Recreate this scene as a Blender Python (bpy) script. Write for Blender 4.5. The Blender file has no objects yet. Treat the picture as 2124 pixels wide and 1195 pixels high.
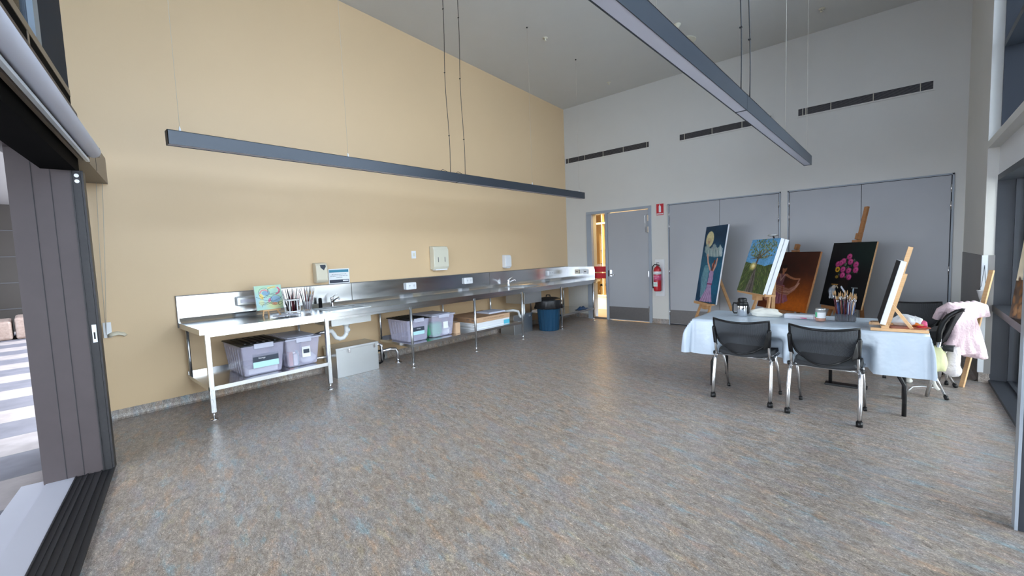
import bpy, bmesh, math, random
import numpy as np
from mathutils import Vector, Matrix
random.seed(7); np.random.seed(7)
sc = bpy.context.scene
COL = sc.collection
PI = math.pi
def rad(d): return d*PI/180

# ---------------------------------------------------------------- camera
def setup_camera():
    yaw, pitch, roll = rad(41.94), rad(-4.27), rad(-2.2)
    f = Vector((-math.sin(yaw)*math.cos(pitch), math.cos(yaw)*math.cos(pitch), math.sin(pitch)))
    r = Vector((math.cos(yaw), math.sin(yaw), 0)); u = r.cross(f)
    r2 = r*math.cos(roll)+u*math.sin(roll); u2 = -r*math.sin(roll)+u*math.cos(roll)
    m = Matrix((r2, u2, -f)).transposed().to_4x4()
    m.translation = Vector((5.781, -8.408, 1.480))
    cd = bpy.data.cameras.new('camera'); cd.sensor_width = 36; cd.lens = 899.3/2124*36
    cd.clip_start = 0.02; cd.clip_end = 200
    c = bpy.data.objects.new('camera', cd); COL.objects.link(c); c.matrix_world = m
    sc.camera = c
setup_camera()

# ---------------------------------------------------------------- light
sc.view_settings.view_transform = 'Standard'; sc.view_settings.look = 'None'
sc.view_settings.gamma = 1; sc.view_settings.use_curve_mapping = False
sc.view_settings.exposure = 2.3
w = bpy.data.worlds.new('world'); sc.world = w; w.use_nodes = True
nt = w.node_tree; nt.nodes.clear()
o = nt.nodes.new('ShaderNodeOutputWorld'); b = nt.nodes.new('ShaderNodeBackground')
tc = nt.nodes.new('ShaderNodeTexCoord'); sp = nt.nodes.new('ShaderNodeSeparateXYZ')
cr = nt.nodes.new('ShaderNodeValToRGB')
cr.color_ramp.elements[0].position = 0.0; cr.color_ramp.elements[0].color = (0.66, 0.73, 0.82, 1)
cr.color_ramp.elements[1].position = 0.6; cr.color_ramp.elements[1].color = (0.78, 0.89, 1.0, 1)
nt.links.new(tc.outputs['Generated'], sp.inputs[0]); nt.links.new(sp.outputs['Z'], cr.inputs[0])
nt.links.new(cr.outputs[0], b.inputs['Color']); b.inputs['Strength'].default_value = 3.0
nt.links.new(b.outputs[0], o.inputs[0])
# door-wall frame: origin on the tan wall, U along the door wall, N pointing outdoors
DA = rad(-10.95)
DU = Vector((math.cos(DA), math.sin(DA), 0)); DN = Vector((math.sin(DA), -math.cos(DA), 0))
DO = Vector((0, -7.812, 0))
def dw(s, o_, z): return DO+DU*s+DN*o_+Vector((0, 0, z))
def lamp(name, kind, loc, energy, color, size=None, sizey=None, rot=None, portal=False):
    l = bpy.data.lights.new(name, kind); l.energy = energy; l.color = color
    if kind == 'AREA':
        l.shape = 'RECTANGLE'; l.size = size; l.size_y = sizey or size
        if portal: l.cycles.is_portal = True
    elif kind == 'POINT': l.shadow_soft_size = size or 0.1
    ob = bpy.data.objects.new(name, l); COL.objects.link(ob); ob.location = loc
    if rot: ob.rotation_euler = rot
    return ob
# daylight through the openings (portals guide the sky light)
lamp('portal_door', 'AREA', dw(4.6, .5, 1.2), 1, (1, 1, 1), 6.3, 2.3, (rad(90), 0, DA), True)
lamp('portal_upper', 'AREA', dw(3.7, .3, 4.0), 1, (1, 1, 1), 7.2, 2.1, (rad(90), 0, DA), True)
lamp('portal_side_low', 'AREA', (6.75, -5.4, 1.1), 1, (1, 1, 1), 2.0, 6.6, (0, rad(90), 0), True)
lamp('portal_side_high', 'AREA', (6.75, -5.4, 3.6), 1, (1, 1, 1), 2.3, 6.6, (0, rad(90), 0), True)
lamp('corridor_lamp', 'AREA', (0.4, 0.8, 2.6), 24, (1.0, 0.66, 0.28), 1.6, 0.6)
lamp('far_room_lamp', 'AREA', (-0.4, 3.4, 2.6), 26, (1.0, 0.68, 0.32), 1.5, 1.5)

# ---------------------------------------------------------------- materials
def lin(c): return tuple(((x/255)/12.92 if x/255 <= .04045 else ((x/255+.055)/1.055)**2.4) for x in c)
def mat(name, col, rough=.5, metal=0, bump=0, bscale=40, var=0.0, vscale=3, spec=None, coat=0, sheen=0):
    m = bpy.data.materials.new(name); m.use_nodes = True
    n = m.node_tree; p = n.nodes['Principled BSDF']
    c4 = (*col, 1)
    p.inputs['Base Color'].default_value = c4; p.inputs['Roughness'].default_value = rough
    p.inputs['Metallic'].default_value = metal
    if spec is not None: p.inputs['Specular IOR Level'].default_value = spec
    if coat: p.inputs['Coat Weight'].default_value = coat
    if sheen: p.inputs['Sheen Weight'].default_value = sheen
    t = n.nodes.new('ShaderNodeTexCoord')
    nz = n.nodes.new('ShaderNodeTexNoise'); nz.inputs['Scale'].default_value = vscale; nz.inputs['Detail'].default_value = 4
    n.links.new(t.outputs['Object'], nz.inputs['Vector'])
    mx = n.nodes.new('ShaderNodeMix'); mx.data_type = 'RGBA'
    v = var if var else .03
    mx.inputs[6].default_value = tuple(min(1, x*(1-v)) for x in col)+(1,)
    mx.inputs[7].default_value = tuple(min(1, x*(1+v)) for x in col)+(1,)
    n.links.new(nz.outputs[0], mx.inputs[0]); n.links.new(mx.outputs[2], p.inputs['Base Color'])
    if bump:
        nb = n.nodes.new('ShaderNodeTexNoise'); nb.inputs['Scale'].default_value = bscale; nb.inputs['Detail'].default_value = 3
        n.links.new(t.outputs['Object'], nb.inputs['Vector'])
        bp = n.nodes.new('ShaderNodeBump'); bp.inputs['Strength'].default_value = bump; bp.inputs['Distance'].default_value = .01
        n.links.new(nb.outputs[0], bp.inputs['Height']); n.links.new(bp.outputs[0], p.inputs['Normal'])
    return m
def steel(name, col, r0, r1, stretch=(1, 1, 30)):
    m = mat(name, col, r0, 1)
    n = m.node_tree; p = n.nodes['Principled BSDF']
    t = n.nodes.new('ShaderNodeTexCoord'); mp = n.nodes.new('ShaderNodeMapping'); mp.inputs['Scale'].default_value = stretch
    nz = n.nodes.new('ShaderNodeTexNoise'); nz.inputs['Scale'].default_value = 3; nz.inputs['Detail'].default_value = 6
    mr = n.nodes.new('ShaderNodeMapRange'); mr.inputs[3].default_value = r0; mr.inputs[4].default_value = r1
    n.links.new(t.outputs['Object'], mp.inputs[0]); n.links.new(mp.outputs[0], nz.inputs['Vector'])
    n.links.new(nz.outputs[0], mr.inputs[0]); n.links.new(mr.outputs[0], p.inputs['Roughness'])
    n2 = n.nodes.new('ShaderNodeTexNoise'); n2.inputs['Scale'].default_value = 1.6
    n.links.new(t.outputs['Object'], n2.inputs['Vector'])
    bp = n.nodes.new('ShaderNodeBump'); bp.inputs['Strength'].default_value = .10; bp.inputs['Distance'].default_value = .01
    n.links.new(n2.outputs[0], bp.inputs['Height']); n.links.new(bp.outputs[0], p.inputs['Normal'])
    return m
def clearplastic(name, col, alpha, rough=.15):
    m = bpy.data.materials.new(name); m.use_nodes = True
    n = m.node_tree; p = n.nodes['Principled BSDF']
    p.inputs['Base Color'].default_value = (*col, 1); p.inputs['Roughness'].default_value = rough
    p.inputs['Alpha'].default_value = alpha
    return m
def glass(name, tint, ior=1.45):
    m = bpy.data.materials.new(name); m.use_nodes = True
    n = m.node_tree; n.nodes.clear()
    o = n.nodes.new('ShaderNodeOutputMaterial'); mx = n.nodes.new('ShaderNodeMixShader')
    tr = n.nodes.new('ShaderNodeBsdfTransparent'); gl = n.nodes.new('ShaderNodeBsdfGlossy')
    fr = n.nodes.new('ShaderNodeFresnel'); fr.inputs['IOR'].default_value = ior
    tr.inputs['Color'].default_value = (*tint, 1); gl.inputs['Roughness'].default_value = .02
    n.links.new(fr.outputs[0], mx.inputs[0]); n.links.new(tr.outputs[0], mx.inputs[1]); n.links.new(gl.outputs[0], mx.inputs[2])
    n.links.new(mx.outputs[0], o.inputs[0]); return m
def artmat():
    m = bpy.data.materials.new('painted_canvas'); m.use_nodes = True
    n = m.node_tree; p = n.nodes['Principled BSDF']
    a = n.nodes.new('ShaderNodeAttribute'); a.attribute_name = 'paint'
    n.links.new(a.outputs['Color'], p.inputs['Base Color']); p.inputs['Roughness'].default_value = .55
    p.inputs['Specular IOR Level'].default_value = .25
    return m
def wood(name, c1, c2, scale=(3, 3, 40)):
    m = mat(name, c1, .5)
    n = m.node_tree; p = n.nodes['Principled BSDF']
    t = n.nodes.new('ShaderNodeTexCoord'); mp = n.nodes.new('ShaderNodeMapping'); mp.inputs['Scale'].default_value = scale
    nz = n.nodes.new('ShaderNodeTexNoise'); nz.inputs['Scale'].default_value = 4; nz.inputs['Detail'].default_value = 5
    cr = n.nodes.new('ShaderNodeValToRGB'); cr.color_ramp.elements[0].position = .3; cr.color_ramp.elements[1].position = .7
    cr.color_ramp.elements[0].color = (*c1, 1); cr.color_ramp.elements[1].color = (*c2, 1)
    n.links.new(t.outputs['Object'], mp.inputs[0]); n.links.new(mp.outputs[0], nz.inputs['Vector'])
    n.links.new(nz.outputs[0], cr.inputs[0]); n.links.new(cr.outputs[0], p.inputs['Base Color'])
    return m
def lino(name, dirdeg, rough0=.26, rough1=.42, dark=1.02):
    m = bpy.data.materials.new(name); m.use_nodes = True
    n = m.node_tree; p = n.nodes['Principled BSDF']; N = n.nodes.new; L = n.links.new
    t = N('ShaderNodeTexCoord'); rot = N('ShaderNodeMapping'); rot.inputs['Rotation'].default_value = (0, 0, rad(-dirdeg))
    L(t.outputs['Object'], rot.inputs[0])
    def noise(sc_, scale, det=3, rough=.6, dist=0):
        mp = N('ShaderNodeMapping'); mp.inputs['Scale'].default_value = sc_
        L(rot.outputs[0], mp.inputs[0])
        z = N('ShaderNodeTexNoise'); z.inputs['Scale'].default_value = scale; z.inputs['Detail'].default_value = det
        z.inputs['Roughness'].default_value = rough; z.inputs['Distortion'].default_value = dist
        L(mp.outputs[0], z.inputs['Vector']); return z.outputs[0]
    def ramp(src, stops):
        r = N('ShaderNodeValToRGB'); e = r.color_ramp.elements
        while len(e) < len(stops): e.new(.5)
        for k, (ps, c) in enumerate(stops): e[k].position = ps; e[k].color = (*c, 1)
        L(src, r.inputs[0]); return r.outputs[0]
    def mix(f, a, b_, mode='MIX', fac=None):
        x = N('ShaderNodeMix'); x.data_type = 'RGBA'; x.blend_type = mode
        if fac is not None: x.inputs[0].default_value = fac
        else: L(f, x.inputs[0])
        L(a, x.inputs[6])
        if isinstance(b_, tuple): x.inputs[7].default_value = (*b_, 1)
        else: L(b_, x.inputs[7])
        return x.outputs[2]
    D = dark
    base = ramp(noise((1, 2.4, 1), 11, 6, .75, .8), [(.28, (.15*D, .125*D, .105*D)), (.42, (.27*D, .225*D, .19*D)), (.52, (.33*D, .285*D, .255*D)), (.62, (.42*D, .36*D, .31*D)), (.75, (.50*D, .45*D, .41*D))])
    def patch(loc, scale, sc_, lo, hi, amt):
        m_ = N('ShaderNodeMapping'); m_.inputs['Location'].default_value = loc; m_.inputs['Scale'].default_value = sc_
        L(rot.outputs[0], m_.inputs[0]); z = N('ShaderNodeTexNoise'); z.inputs['Scale'].default_value = scale; z.inputs['Detail'].default_value = 5; z.inputs['Roughness'].default_value = .62
        L(m_.outputs[0], z.inputs['Vector']); q = ramp(z.outputs[0], [(lo, (0, 0, 0)), (hi, (1, 1, 1))])
        y = N('ShaderNodeMath'); y.operation = 'MULTIPLY'; y.inputs[1].default_value = amt; L(q, y.inputs[0]); return y.outputs[0]
    c = mix(patch((0, 0, 0), 3.2, (1, 2.6, 1), .48, .66, .42), base, (.31*D, .36*D, .42*D))
    c = mix(patch((9, 2, 0), 3.9, (1.1, 3.2, 1), .57, .68, .42), c, (.22*D, .42*D, .52*D))
    c = mix(patch((7, 3, 1), 4.0, (1.1, 3.0, 1), .54, .68, .48), c, (.52*D, .32*D, .19*D))
    c = mix(patch((3, 8, 1), 3.6, (1.1, 2.8, 1), .53, .70, .42), c, (.32*D, .25*D, .27*D))
    c = mix(patch((5, 5, 2), 5.0, (1.1, 2.8, 1), .57, .70, .42), c, (.50*D, .42*D, .26*D))
    fine = ramp(noise((1, 2.0, 1), 62, 4, .8, 1.6), [(.31, (.22, .20, .19)), (.42, (.72, .71, .70)), (.55, (1.10, 1.10, 1.10)), (.66, (2.2, 2.18, 2.14))])
    c = mix(None, c, fine, 'MULTIPLY', 1.0)
    dk = ramp(noise((1, 2.6, 1), 34, 3, .6, 2.4), [(.31, (.22, .20, .19)), (.36, (1, 1, 1))])
    c = mix(None, c, dk, 'MULTIPLY', .9)
    L(c, p.inputs['Base Color'])
    mr = N('ShaderNodeMapRange'); mr.inputs[3].default_value = rough0; mr.inputs[4].default_value = rough1
    L(noise((1, 1, 1), 2.0, 4), mr.inputs[0]); L(mr.outputs[0], p.inputs['Roughness'])
    bp = N('ShaderNodeBump'); bp.inputs['Strength'].default_value = .12; bp.inputs['Distance'].default_value = .004
    L(noise((1, 2, 1), 60, 2), bp.inputs['Height']); L(bp.outputs[0], p.inputs['Normal'])
    p.inputs['Specular IOR Level'].default_value = .5
    return m
M = {}
M['tan'] = mat('tan_paint', (.66, .475, .28), .45, bump=.04, bscale=90, var=.03, vscale=1.2)
M['white'] = mat('white_paint', (.66, .648, .605), .5, bump=.03, bscale=120)
M['ceil'] = mat('ceiling_paint', (.64, .64, .62), .7, bump=.03, bscale=120)
M['cupboard'] = mat('grey_laminate', (.40, .41, .43), .38, bump=.02, bscale=60)
M['frame_grey'] = mat('grey_enamel', (.33, .37, .42), .35)
M['gap'] = mat('shadow_gap', (.03, .03, .035), .8)
M['kick'] = mat('kickplate', (.16, .15, .145), .4, .3, var=.12, vscale=30)
M['wainscot'] = mat('grey_wall_panel', (.24, .23, .225), .5, bump=.05, bscale=200)
M['guard'] = mat('corner_guard', (.72, .76, .80), .35)
M['floor'] = lino('marbled_linoleum', -14)
M['lino_up'] = lino('linoleum_upstand', -14, .35, .5, .95)
M['steel'] = steel('brushed_steel', (.66, .67, .68), .14, .26, (1, 1, 8))
M['steel_dull'] = steel('dull_steel', (.62, .64, .65), .25, .5, (4, 4, 4))
M['leg_steel'] = steel('leg_steel', (.66, .68, .70), .22, .34, (20, 20, 1))
M['chrome'] = mat('chrome', (.80, .80, .82), .12, 1)
M['chair_metal'] = mat('silver_chair_tube', (.74, .74, .76), .26, 1)
M['black'] = mat('black_plastic', (.009, .009, .010), .38, spec=.35)
M['blackmat'] = mat('black_matte', (.006, .006, .007), .75, spec=.2)
M['dark_frame'] = mat('dark_window_frame', (.028, .033, .043), .45)
M['brown_frame'] = mat('bronze_frame', (.20, .165, .13), .42, .2)
M['jamb'] = mat('dark_bronze_panel', (.062, .048, .050), .5, 0, var=.12, vscale=8)
M['track'] = mat('track_black', (.035, .034, .036), .45, .3, var=.2, vscale=60)
M['sill_silver'] = mat('silver_threshold', (.55, .55, .62), .4, .2)
M['blind'] = mat('blind_fabric', (.60, .62, .72), .7)
M['light_body'] = mat('anthracite_housing', (.034, .041, .052), .36, .2)
M['diffuser'] = mat('opal_diffuser', (.55, .56, .66), .5)
M['wire'] = mat('suspension_wire', (.50, .46, .38), .5)
M['pvc'] = mat('white_pvc', (.78, .79, .78), .3)
M['offwhite'] = mat('aged_white_plastic', (.68, .65, .52), .35)
M['whitepl'] = mat('white_plastic', (.76, .77, .78), .3)
M['creampl'] = mat('cream_plastic', (.66, .60, .46), .35)
M['red'] = mat('extinguisher_red', (.50, .02, .03), .25)
M['signred'] = mat('sign_red', (.55, .02, .03), .5)
M['paper'] = mat('white_paper', (.78, .79, .80), .7)
M['teal'] = mat('teal_print', (.04, .22, .32), .6)
M['darkprint'] = mat('dark_print', (.03, .04, .06), .6)
M['cardboard'] = mat('cardboard', (.38, .22, .12), .8, var=.1, vscale=14)
M['cardlight'] = mat('cardboard_light', (.56, .36, .22), .8, var=.1, vscale=14)
M['binblue'] = mat('blue_bin_plastic', (.012, .06, .12), .4)
M['binliner'] = mat('black_bin_liner', (.010, .010, .011), .42, bump=.6, bscale=22)
M['cloth'] = mat('plastic_tablecloth', (.50, .58, .67), .30, bump=.9, bscale=7, var=.04)
M['easel'] = wood('easel_beech', (.50, .27, .11), (.62, .36, .17))
M['easeldark'] = wood('easel_dark', (.33, .14, .05), (.42, .20, .08))
M['pine'] = wood('pine_wood', (.62, .36, .17), (.72, .46, .24))
M['canvaswhite'] = mat('canvas_edge', (.74, .77, .80), .7)
M['canvasback'] = mat('canvas_back', (.60, .58, .54), .8)
M['art'] = artmat()
M['seat'] = mat('charcoal_seat_fabric', (.03, .032, .036), .8, bump=.3, bscale=300)
M['robe'] = mat('pink_fleece', (.74, .56, .60), .95, bump=.9, bscale=60, sheen=.4)
M['robewhite'] = mat('white_fleece', (.76, .70, .71), .95, bump=.9, bscale=60, sheen=.4)
M['yellowbag'] = mat('pale_yellow_cloth', (.66, .66, .38), .8, bump=.3, bscale=30)
M['calico'] = mat('calico', (.74, .73, .66), .85, bump=.5, bscale=14)
M['orange'] = mat('orange_liquid', (.50, .13, .02), .25)
M['glassj'] = clearplastic('jar_glass', (.8, .85, .85), .22, .05)
M['crate'] = clearplastic('clear_lilac_plastic', (.66, .64, .80), .30, .18)
M['crate2'] = clearplastic('clear_lid_plastic', (.66, .67, .78), .62, .25)
M['clearbag'] = clearplastic('thin_clear_plastic', (.80, .84, .90), .55, .15)
M['smoke'] = clearplastic('smoked_clear_plastic', (.12, .13, .15), .45, .1)
M['clearcup'] = clearplastic('clear_cup_plastic', (.75, .78, .85), .3, .08)
M['pink'] = mat('pink_plastic', (.65, .10, .22), .5)
M['aqua'] = mat('aqua_print', (.10, .50, .65), .6)
M['mint'] = mat('mint_print', (.45, .70, .72), .6)
M['green'] = mat('green_plastic', (.10, .50, .25), .5)
M['navy'] = mat('navy_cloth', (.02, .06, .14), .8)
M['blackbrush'] = mat('black_brush_handle', (.02, .015, .018), .35)
M['maroon'] = mat('maroon_brush_handle', (.12, .012, .02), .35)
M['bluebrush'] = mat('blue_brush_handle', (.04, .08, .20), .35)
M['whitebrush'] = mat('pale_brush_handle', (.70, .70, .72), .4)
M['bristle'] = mat('tan_bristle', (.50, .30, .14), .9)
M['ferrule'] = mat('ferrule', (.62, .62, .64), .25, 1)
M['glass'] = glass('window_glass', (.80, .84, .88))
M['void'] = mat('deep_black', (.003, .003, .003), .9, spec=.05)
M['bluepanel'] = mat('slate_blue_panel', (.014, .026, .046), .7, spec=.15)
M['palemull'] = mat('pale_mullion', (.22, .27, .32), .5)
M['tintglass'] = glass('tinted_glass', (.45, .47, .52), ior=1.12)
M['clearglass'] = glass('clear_glass', (.95, .95, .93))
M['copper'] = mat('copper_stain', (.35, .15, .07), .4)
M['soffit'] = mat('soffit_brown', (.10, .09, .09), .6)
M['extwall'] = mat('brown_cladding', (.009, .006, .005), .65, var=.1, vscale=2)
M['sandstone'] = wood('banded_sandstone', (.20, .14, .12), (.27, .21, .19), (2, 6, 6))
M['corr'] = mat('corridor_paint', (.74, .62, .40), .6)
M['corrfloor'] = mat('corridor_floor', (.20, .15, .10), .35, var=.2, vscale=6)
M['palette'] = mat('wooden_palette', (.30, .08, .04), .4, var=.5, vscale=30)
M['extgrey'] = mat('pale_render', (.74, .73, .72), .8)
def mesh_fabric():
    m = mat('black_mesh_fabric', (.014, .015, .018), .7)
    n = m.node_tree; p = n.nodes['Principled BSDF']; N = n.nodes.new
    t = N('ShaderNodeTexCoord'); s = N('ShaderNodeSeparateXYZ'); n.links.new(t.outputs['UV'], s.inputs[0])
    def stripes(out, f):
        a = N('ShaderNodeMath'); a.operation = 'MULTIPLY'; a.inputs[1].default_value = f; n.links.new(out, a.inputs[0])
        c = N('ShaderNodeMath'); c.operation = 'FRACT'; n.links.new(a.outputs[0], c.inputs[0])
        g = N('ShaderNodeMath'); g.operation = 'GREATER_THAN'; g.inputs[1].default_value = .68; n.links.new(c.outputs[0], g.inputs[0]); return g.outputs[0]
    a = stripes(s.outputs[0], 96); b_ = stripes(s.outputs[1], 70)
    mu = N('ShaderNodeMath'); mu.operation = 'MULTIPLY'; n.links.new(a, mu.inputs[0]); n.links.new(b_, mu.inputs[1])
    su = N('ShaderNodeMath'); su.operation = 'SUBTRACT'; su.inputs[0].default_value = 1; n.links.new(mu.outputs[0], su.inputs[1])
    n.links.new(su.outputs[0], p.inputs['Alpha']); return m
M['mesh'] = mesh_fabric()
def pavers():
    m = mat('striped_pavers', (.5, .5, .5), .7)
    n = m.node_tree; p = n.nodes['Principled BSDF']; N = n.nodes.new; L = n.links.new
    t = N('ShaderNodeTexCoord'); s = N('ShaderNodeSeparateXYZ'); L(t.outputs['Object'], s.inputs[0])
    def mth(op, a, b_=None):
        x = N('ShaderNodeMath'); x.operation = op
        for i, v in enumerate((a, b_)):
            if v is None: continue
            if isinstance(v, (int, float)): x.inputs[i].default_value = v
            else: L(v, x.inputs[i])
        return x.outputs[0]
    row = mth('FLOOR', mth('DIVIDE', s.outputs[1], 1.4))
    u = mth('ADD', mth('DIVIDE', mth('SUBTRACT', s.outputs[0], .457), .64), mth('MULTIPLY', row, .22))
    par = mth('MODULO', mth('ABSOLUTE', mth('FLOOR', u)), 2)
    nz = N('ShaderNodeTexNoise'); nz.inputs['Scale'].default_value = 5; nz.inputs['Detail'].default_value = 5; L(t.outputs['Object'], nz.inputs['Vector'])
    x = N('ShaderNodeMix'); x.data_type = 'RGBA'; L(par, x.inputs[0])
    x.inputs[6].default_value = (.10, .095, .12, 1); x.inputs[7].default_value = (.25, .215, .215, 1)
    y = N('ShaderNodeMix'); y.data_type = 'RGBA'; y.blend_type = 'OVERLAY'; y.inputs[0].default_value = .5
    L(x.outputs[2], y.inputs[6]); L(nz.outputs[0], y.inputs[7])
    fr = mth('FRACT', mth('MULTIPLY', u, 1)); g = mth('LESS_THAN', fr, .03)
    z = N('ShaderNodeMix'); z.data_type = 'RGBA'; L(g, z.inputs[0]); L(y.outputs[2], z.inputs[6]); z.inputs[7].default_value = (.1, .1, .11, 1)
    L(z.outputs[2], p.inputs['Base Color']); return m
M['pavers'] = pavers()

# ---------------------------------------------------------------- mesh helpers
class MB:
    def __init__(s): s.bm = bmesh.new(); s.mi = 0
    def _tag(s, faces):
        for f in faces: f.material_index = s.mi
    def box(s, x0, x1, y0, y1, z0, z1):
        vs = [s.bm.verts.new(p) for p in ((x0, y0, z0), (x1, y0, z0), (x1, y1, z0), (x0, y1, z0), (x0, y0, z1), (x1, y0, z1), (x1, y1, z1), (x0, y1, z1))]
        s._tag([s.bm.faces.new([vs[i] for i in q]) for q in ((0, 3, 2, 1), (4, 5, 6, 7), (0, 1, 5, 4), (1, 2, 6, 5), (2, 3, 7, 6), (3, 0, 4, 7))]); return s
    def hexa(s, pts):
        vs = [s.bm.verts.new(p) for p in pts]
        s._tag([s.bm.faces.new([vs[i] for i in q]) for q in ((0, 3, 2, 1), (4, 5, 6, 7), (0, 1, 5, 4), (1, 2, 6, 5), (2, 3, 7, 6), (3, 0, 4, 7))]); return s
    def bar(s, p0, p1, wx, wy, up=Vector((0, 0, 1))):
        p0, p1 = Vector(p0), Vector(p1); d = (p1-p0).normalized()
        if abs(d.dot(up)) > .97: up = Vector((0, 1, 0))
        a = d.cross(up).normalized(); c = a.cross(d).normalized()
        q = [(-1, -1), (1, -1), (1, 1), (-1, 1)]
        return s.hexa([p0+a*wx/2*i+c*wy/2*j for i, j in q]+[p1+a*wx/2*i+c*wy/2*j for i, j in q])
    def tube(s, pts, r, n=10, caps=True, sx=1, smooth=True):
        pts = [Vector(p) for p in pts]
        rs = r if isinstance(r, (list, tuple)) else [r]*len(pts)
        rings = []; ref = None
        for i, p in enumerate(pts):
            d = (pts[min(i+1, len(pts)-1)]-pts[max(i-1, 0)]).normalized()
            if ref is None:
                ref = d.orthogonal().normalized() if abs(d.z) < .9 else Vector((1, 0, 0))
            a = (ref-d*ref.dot(d)); a = a.normalized() if a.length > 1e-5 else d.orthogonal().normalized()
            ref = a; c = d.cross(a)
            rings.append([s.bm.verts.new(p+(a*math.cos(2*PI*k/n)*sx+c*math.sin(2*PI*k/n))*rs[i]) for k in range(n)])
        fs = []
        for A, B in zip(rings, rings[1:]):
            for k in range(n):
                f = s.bm.faces.new((A[k], A[(k+1) % n], B[(k+1) % n], B[k])); f.smooth = smooth; fs.append(f)
        if caps: fs.append(s.bm.faces.new(rings[0][::-1])); fs.append(s.bm.faces.new(rings[-1]))
        s._tag(fs); return s
    def lathe(s, prof, c=(0, 0, 0), n=28, smooth=True, wob=None):
        rings = []
        for j, (r, z) in enumerate(prof):
            rings.append([s.bm.verts.new((c[0]+math.cos(2*PI*k/n)*r*(1+(wob(k, j) if wob else 0)), c[1]+math.sin(2*PI*k/n)*r*(1+(wob(k, j) if wob else 0)), c[2]+z)) for k in range(n)])
        fs = []
        for A, B in zip(rings, rings[1:]):
            for k in range(n):
                f = s.bm.faces.new((A[k], A[(k+1) % n], B[(k+1) % n], B[k])); f.smooth = smooth; fs.append(f)
        if prof[0][0] > 1e-4: fs.append(s.bm.faces.new(rings[0][::-1]))
        if prof[-1][0] > 1e-4: fs.append(s.bm.faces.new(rings[-1]))
        s._tag(fs); return s
    def grid(s, f, nu, nv, thick=None, smooth=True, uv=True):
        V = [[s.bm.verts.new(f(i/nu, j/nv)) for i in range(nu+1)] for j in range(nv+1)]
        ul = s.bm.loops.layers.uv.verify() if uv else None
        for j in range(nv):
            for i in range(nu):
                fc = s.bm.faces.new((V[j][i], V[j][i+1], V[j+1][i+1], V[j+1][i])); fc.smooth = smooth; fc.material_index = s.mi
                if uv:
                    for lp, (a, b_) in zip(fc.loops, ((i, j), (i+1, j), (i+1, j+1), (i, j+1))): lp[ul].uv = (a/nu, b_/nv)
        return s
    def prism(s, poly, y0, y1, axis='y'):
        def P(a, b_, t): return {'y': (a, t, b_), 'x': (t, a, b_), 'z': (a, b_, t)}[axis]
        A = [s.bm.verts.new(P(a, b_, y0)) for a, b_ in poly]; B = [s.bm.verts.new(P(a, b_, y1)) for a, b_ in poly]
        fs = [s.bm.faces.new(A), s.bm.faces.new(B[::-1])]
        for k in range(len(A)):
            fs.append(s.bm.faces.new((A[k], B[k], B[(k+1) % len(A)], A[(k+1) % len(A)])))
        s._tag(fs); return s
    def build(s, name, m, parent=None, world=False, bevel=0, loc=None, solid=0, recenter=None):
        if solid:
            pass
        if world and parent is not None:
            mw = parent_matrix(parent).inverted(); bmesh.ops.transform(s.bm, matrix=mw, verts=s.bm.verts)
        if recenter is not None:
            bmesh.ops.translate(s.bm, vec=-Vector(recenter), verts=s.bm.verts)
        bmesh.ops.recalc_face_normals(s.bm, faces=s.bm.faces)
        me = bpy.data.meshes.new(name); s.bm.to_mesh(me); s.bm.free()
        for x in (m if isinstance(m, (list, tuple)) else [m]): me.materials.append(M[x] if isinstance(x, str) else x)
        ob = bpy.data.objects.new(name, me); COL.objects.link(ob)
        if parent is not None: ob.parent = parent
        if recenter is not None: ob.location = recenter
        if loc is not None: ob.location = loc
        if bevel:
            md = ob.modifiers.new('bevel', 'BEVEL'); md.width = bevel; md.segments = 2; md.limit_method = 'ANGLE'
        if solid:
            md = ob.modifiers.new('solid', 'SOLIDIFY'); md.thickness = solid; md.offset = 0
        return ob
def parent_matrix(p):
    m = Matrix.LocRotScale(p.location, p.rotation_euler, None)
    return (parent_matrix(p.parent) @ m) if p.parent else m
def tag(o, label, cat, group=None):
    o['label'] = label; o['category'] = cat
    if group: o['group'] = group
    return o
def thing(name, label, cat, loc=(0, 0, 0), rotz=0, group=None, rotx=0):
    e = bpy.data.objects.new(name, None); e.empty_display_size = .1; COL.objects.link(e)
    e.location = loc; e.rotation_euler = (rotx, 0, rotz); return tag(e, label, cat, group)
def struct(name, mb, m, **k):
    o = mb.build(name, m, **k); o['kind'] = 'structure'; return o
def copy_thing(root, loc=None, rotz=None, label=None):
    r = root.copy(); COL.objects.link(r)
    if loc is not None: r.location = loc
    if rotz is not None: r.rotation_euler = (root.rotation_euler[0], 0, rotz)
    if label: r['label'] = label
    for ch in list(root.children):
        c = ch.copy(); COL.objects.link(c); c.parent = r
        for g in list(ch.children):
            d = g.copy(); COL.objects.link(d); d.parent = c
    return r
def label_part(o, l): o['label'] = l; return o
def text(name, s, size, m, parent, loc, rot, align='CENTER', world=True, ext=.0006, sx=1):
    cu = bpy.data.curves.new(name, 'FONT'); cu.body = s; cu.size = size; cu.align_x = align; cu.align_y = 'CENTER'; cu.extrude = ext
    tmp = bpy.data.objects.new(name, cu); COL.objects.link(tmp)
    dg = bpy.context.evaluated_depsgraph_get(); me = bpy.data.meshes.new_from_object(tmp.evaluated_get(dg))
    bpy.data.objects.remove(tmp)
    mw = Matrix.Translation(loc) @ rot.to_4x4() @ Matrix.Diagonal((sx, 1, 1, 1))
    if world and parent is not None: mw = parent_matrix(parent).inverted() @ mw
    me.transform(mw); me.materials.clear(); me.materials.append(M[m])
    ob = bpy.data.objects.new(name, me); COL.objects.link(ob); ob.parent = parent; return ob
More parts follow.
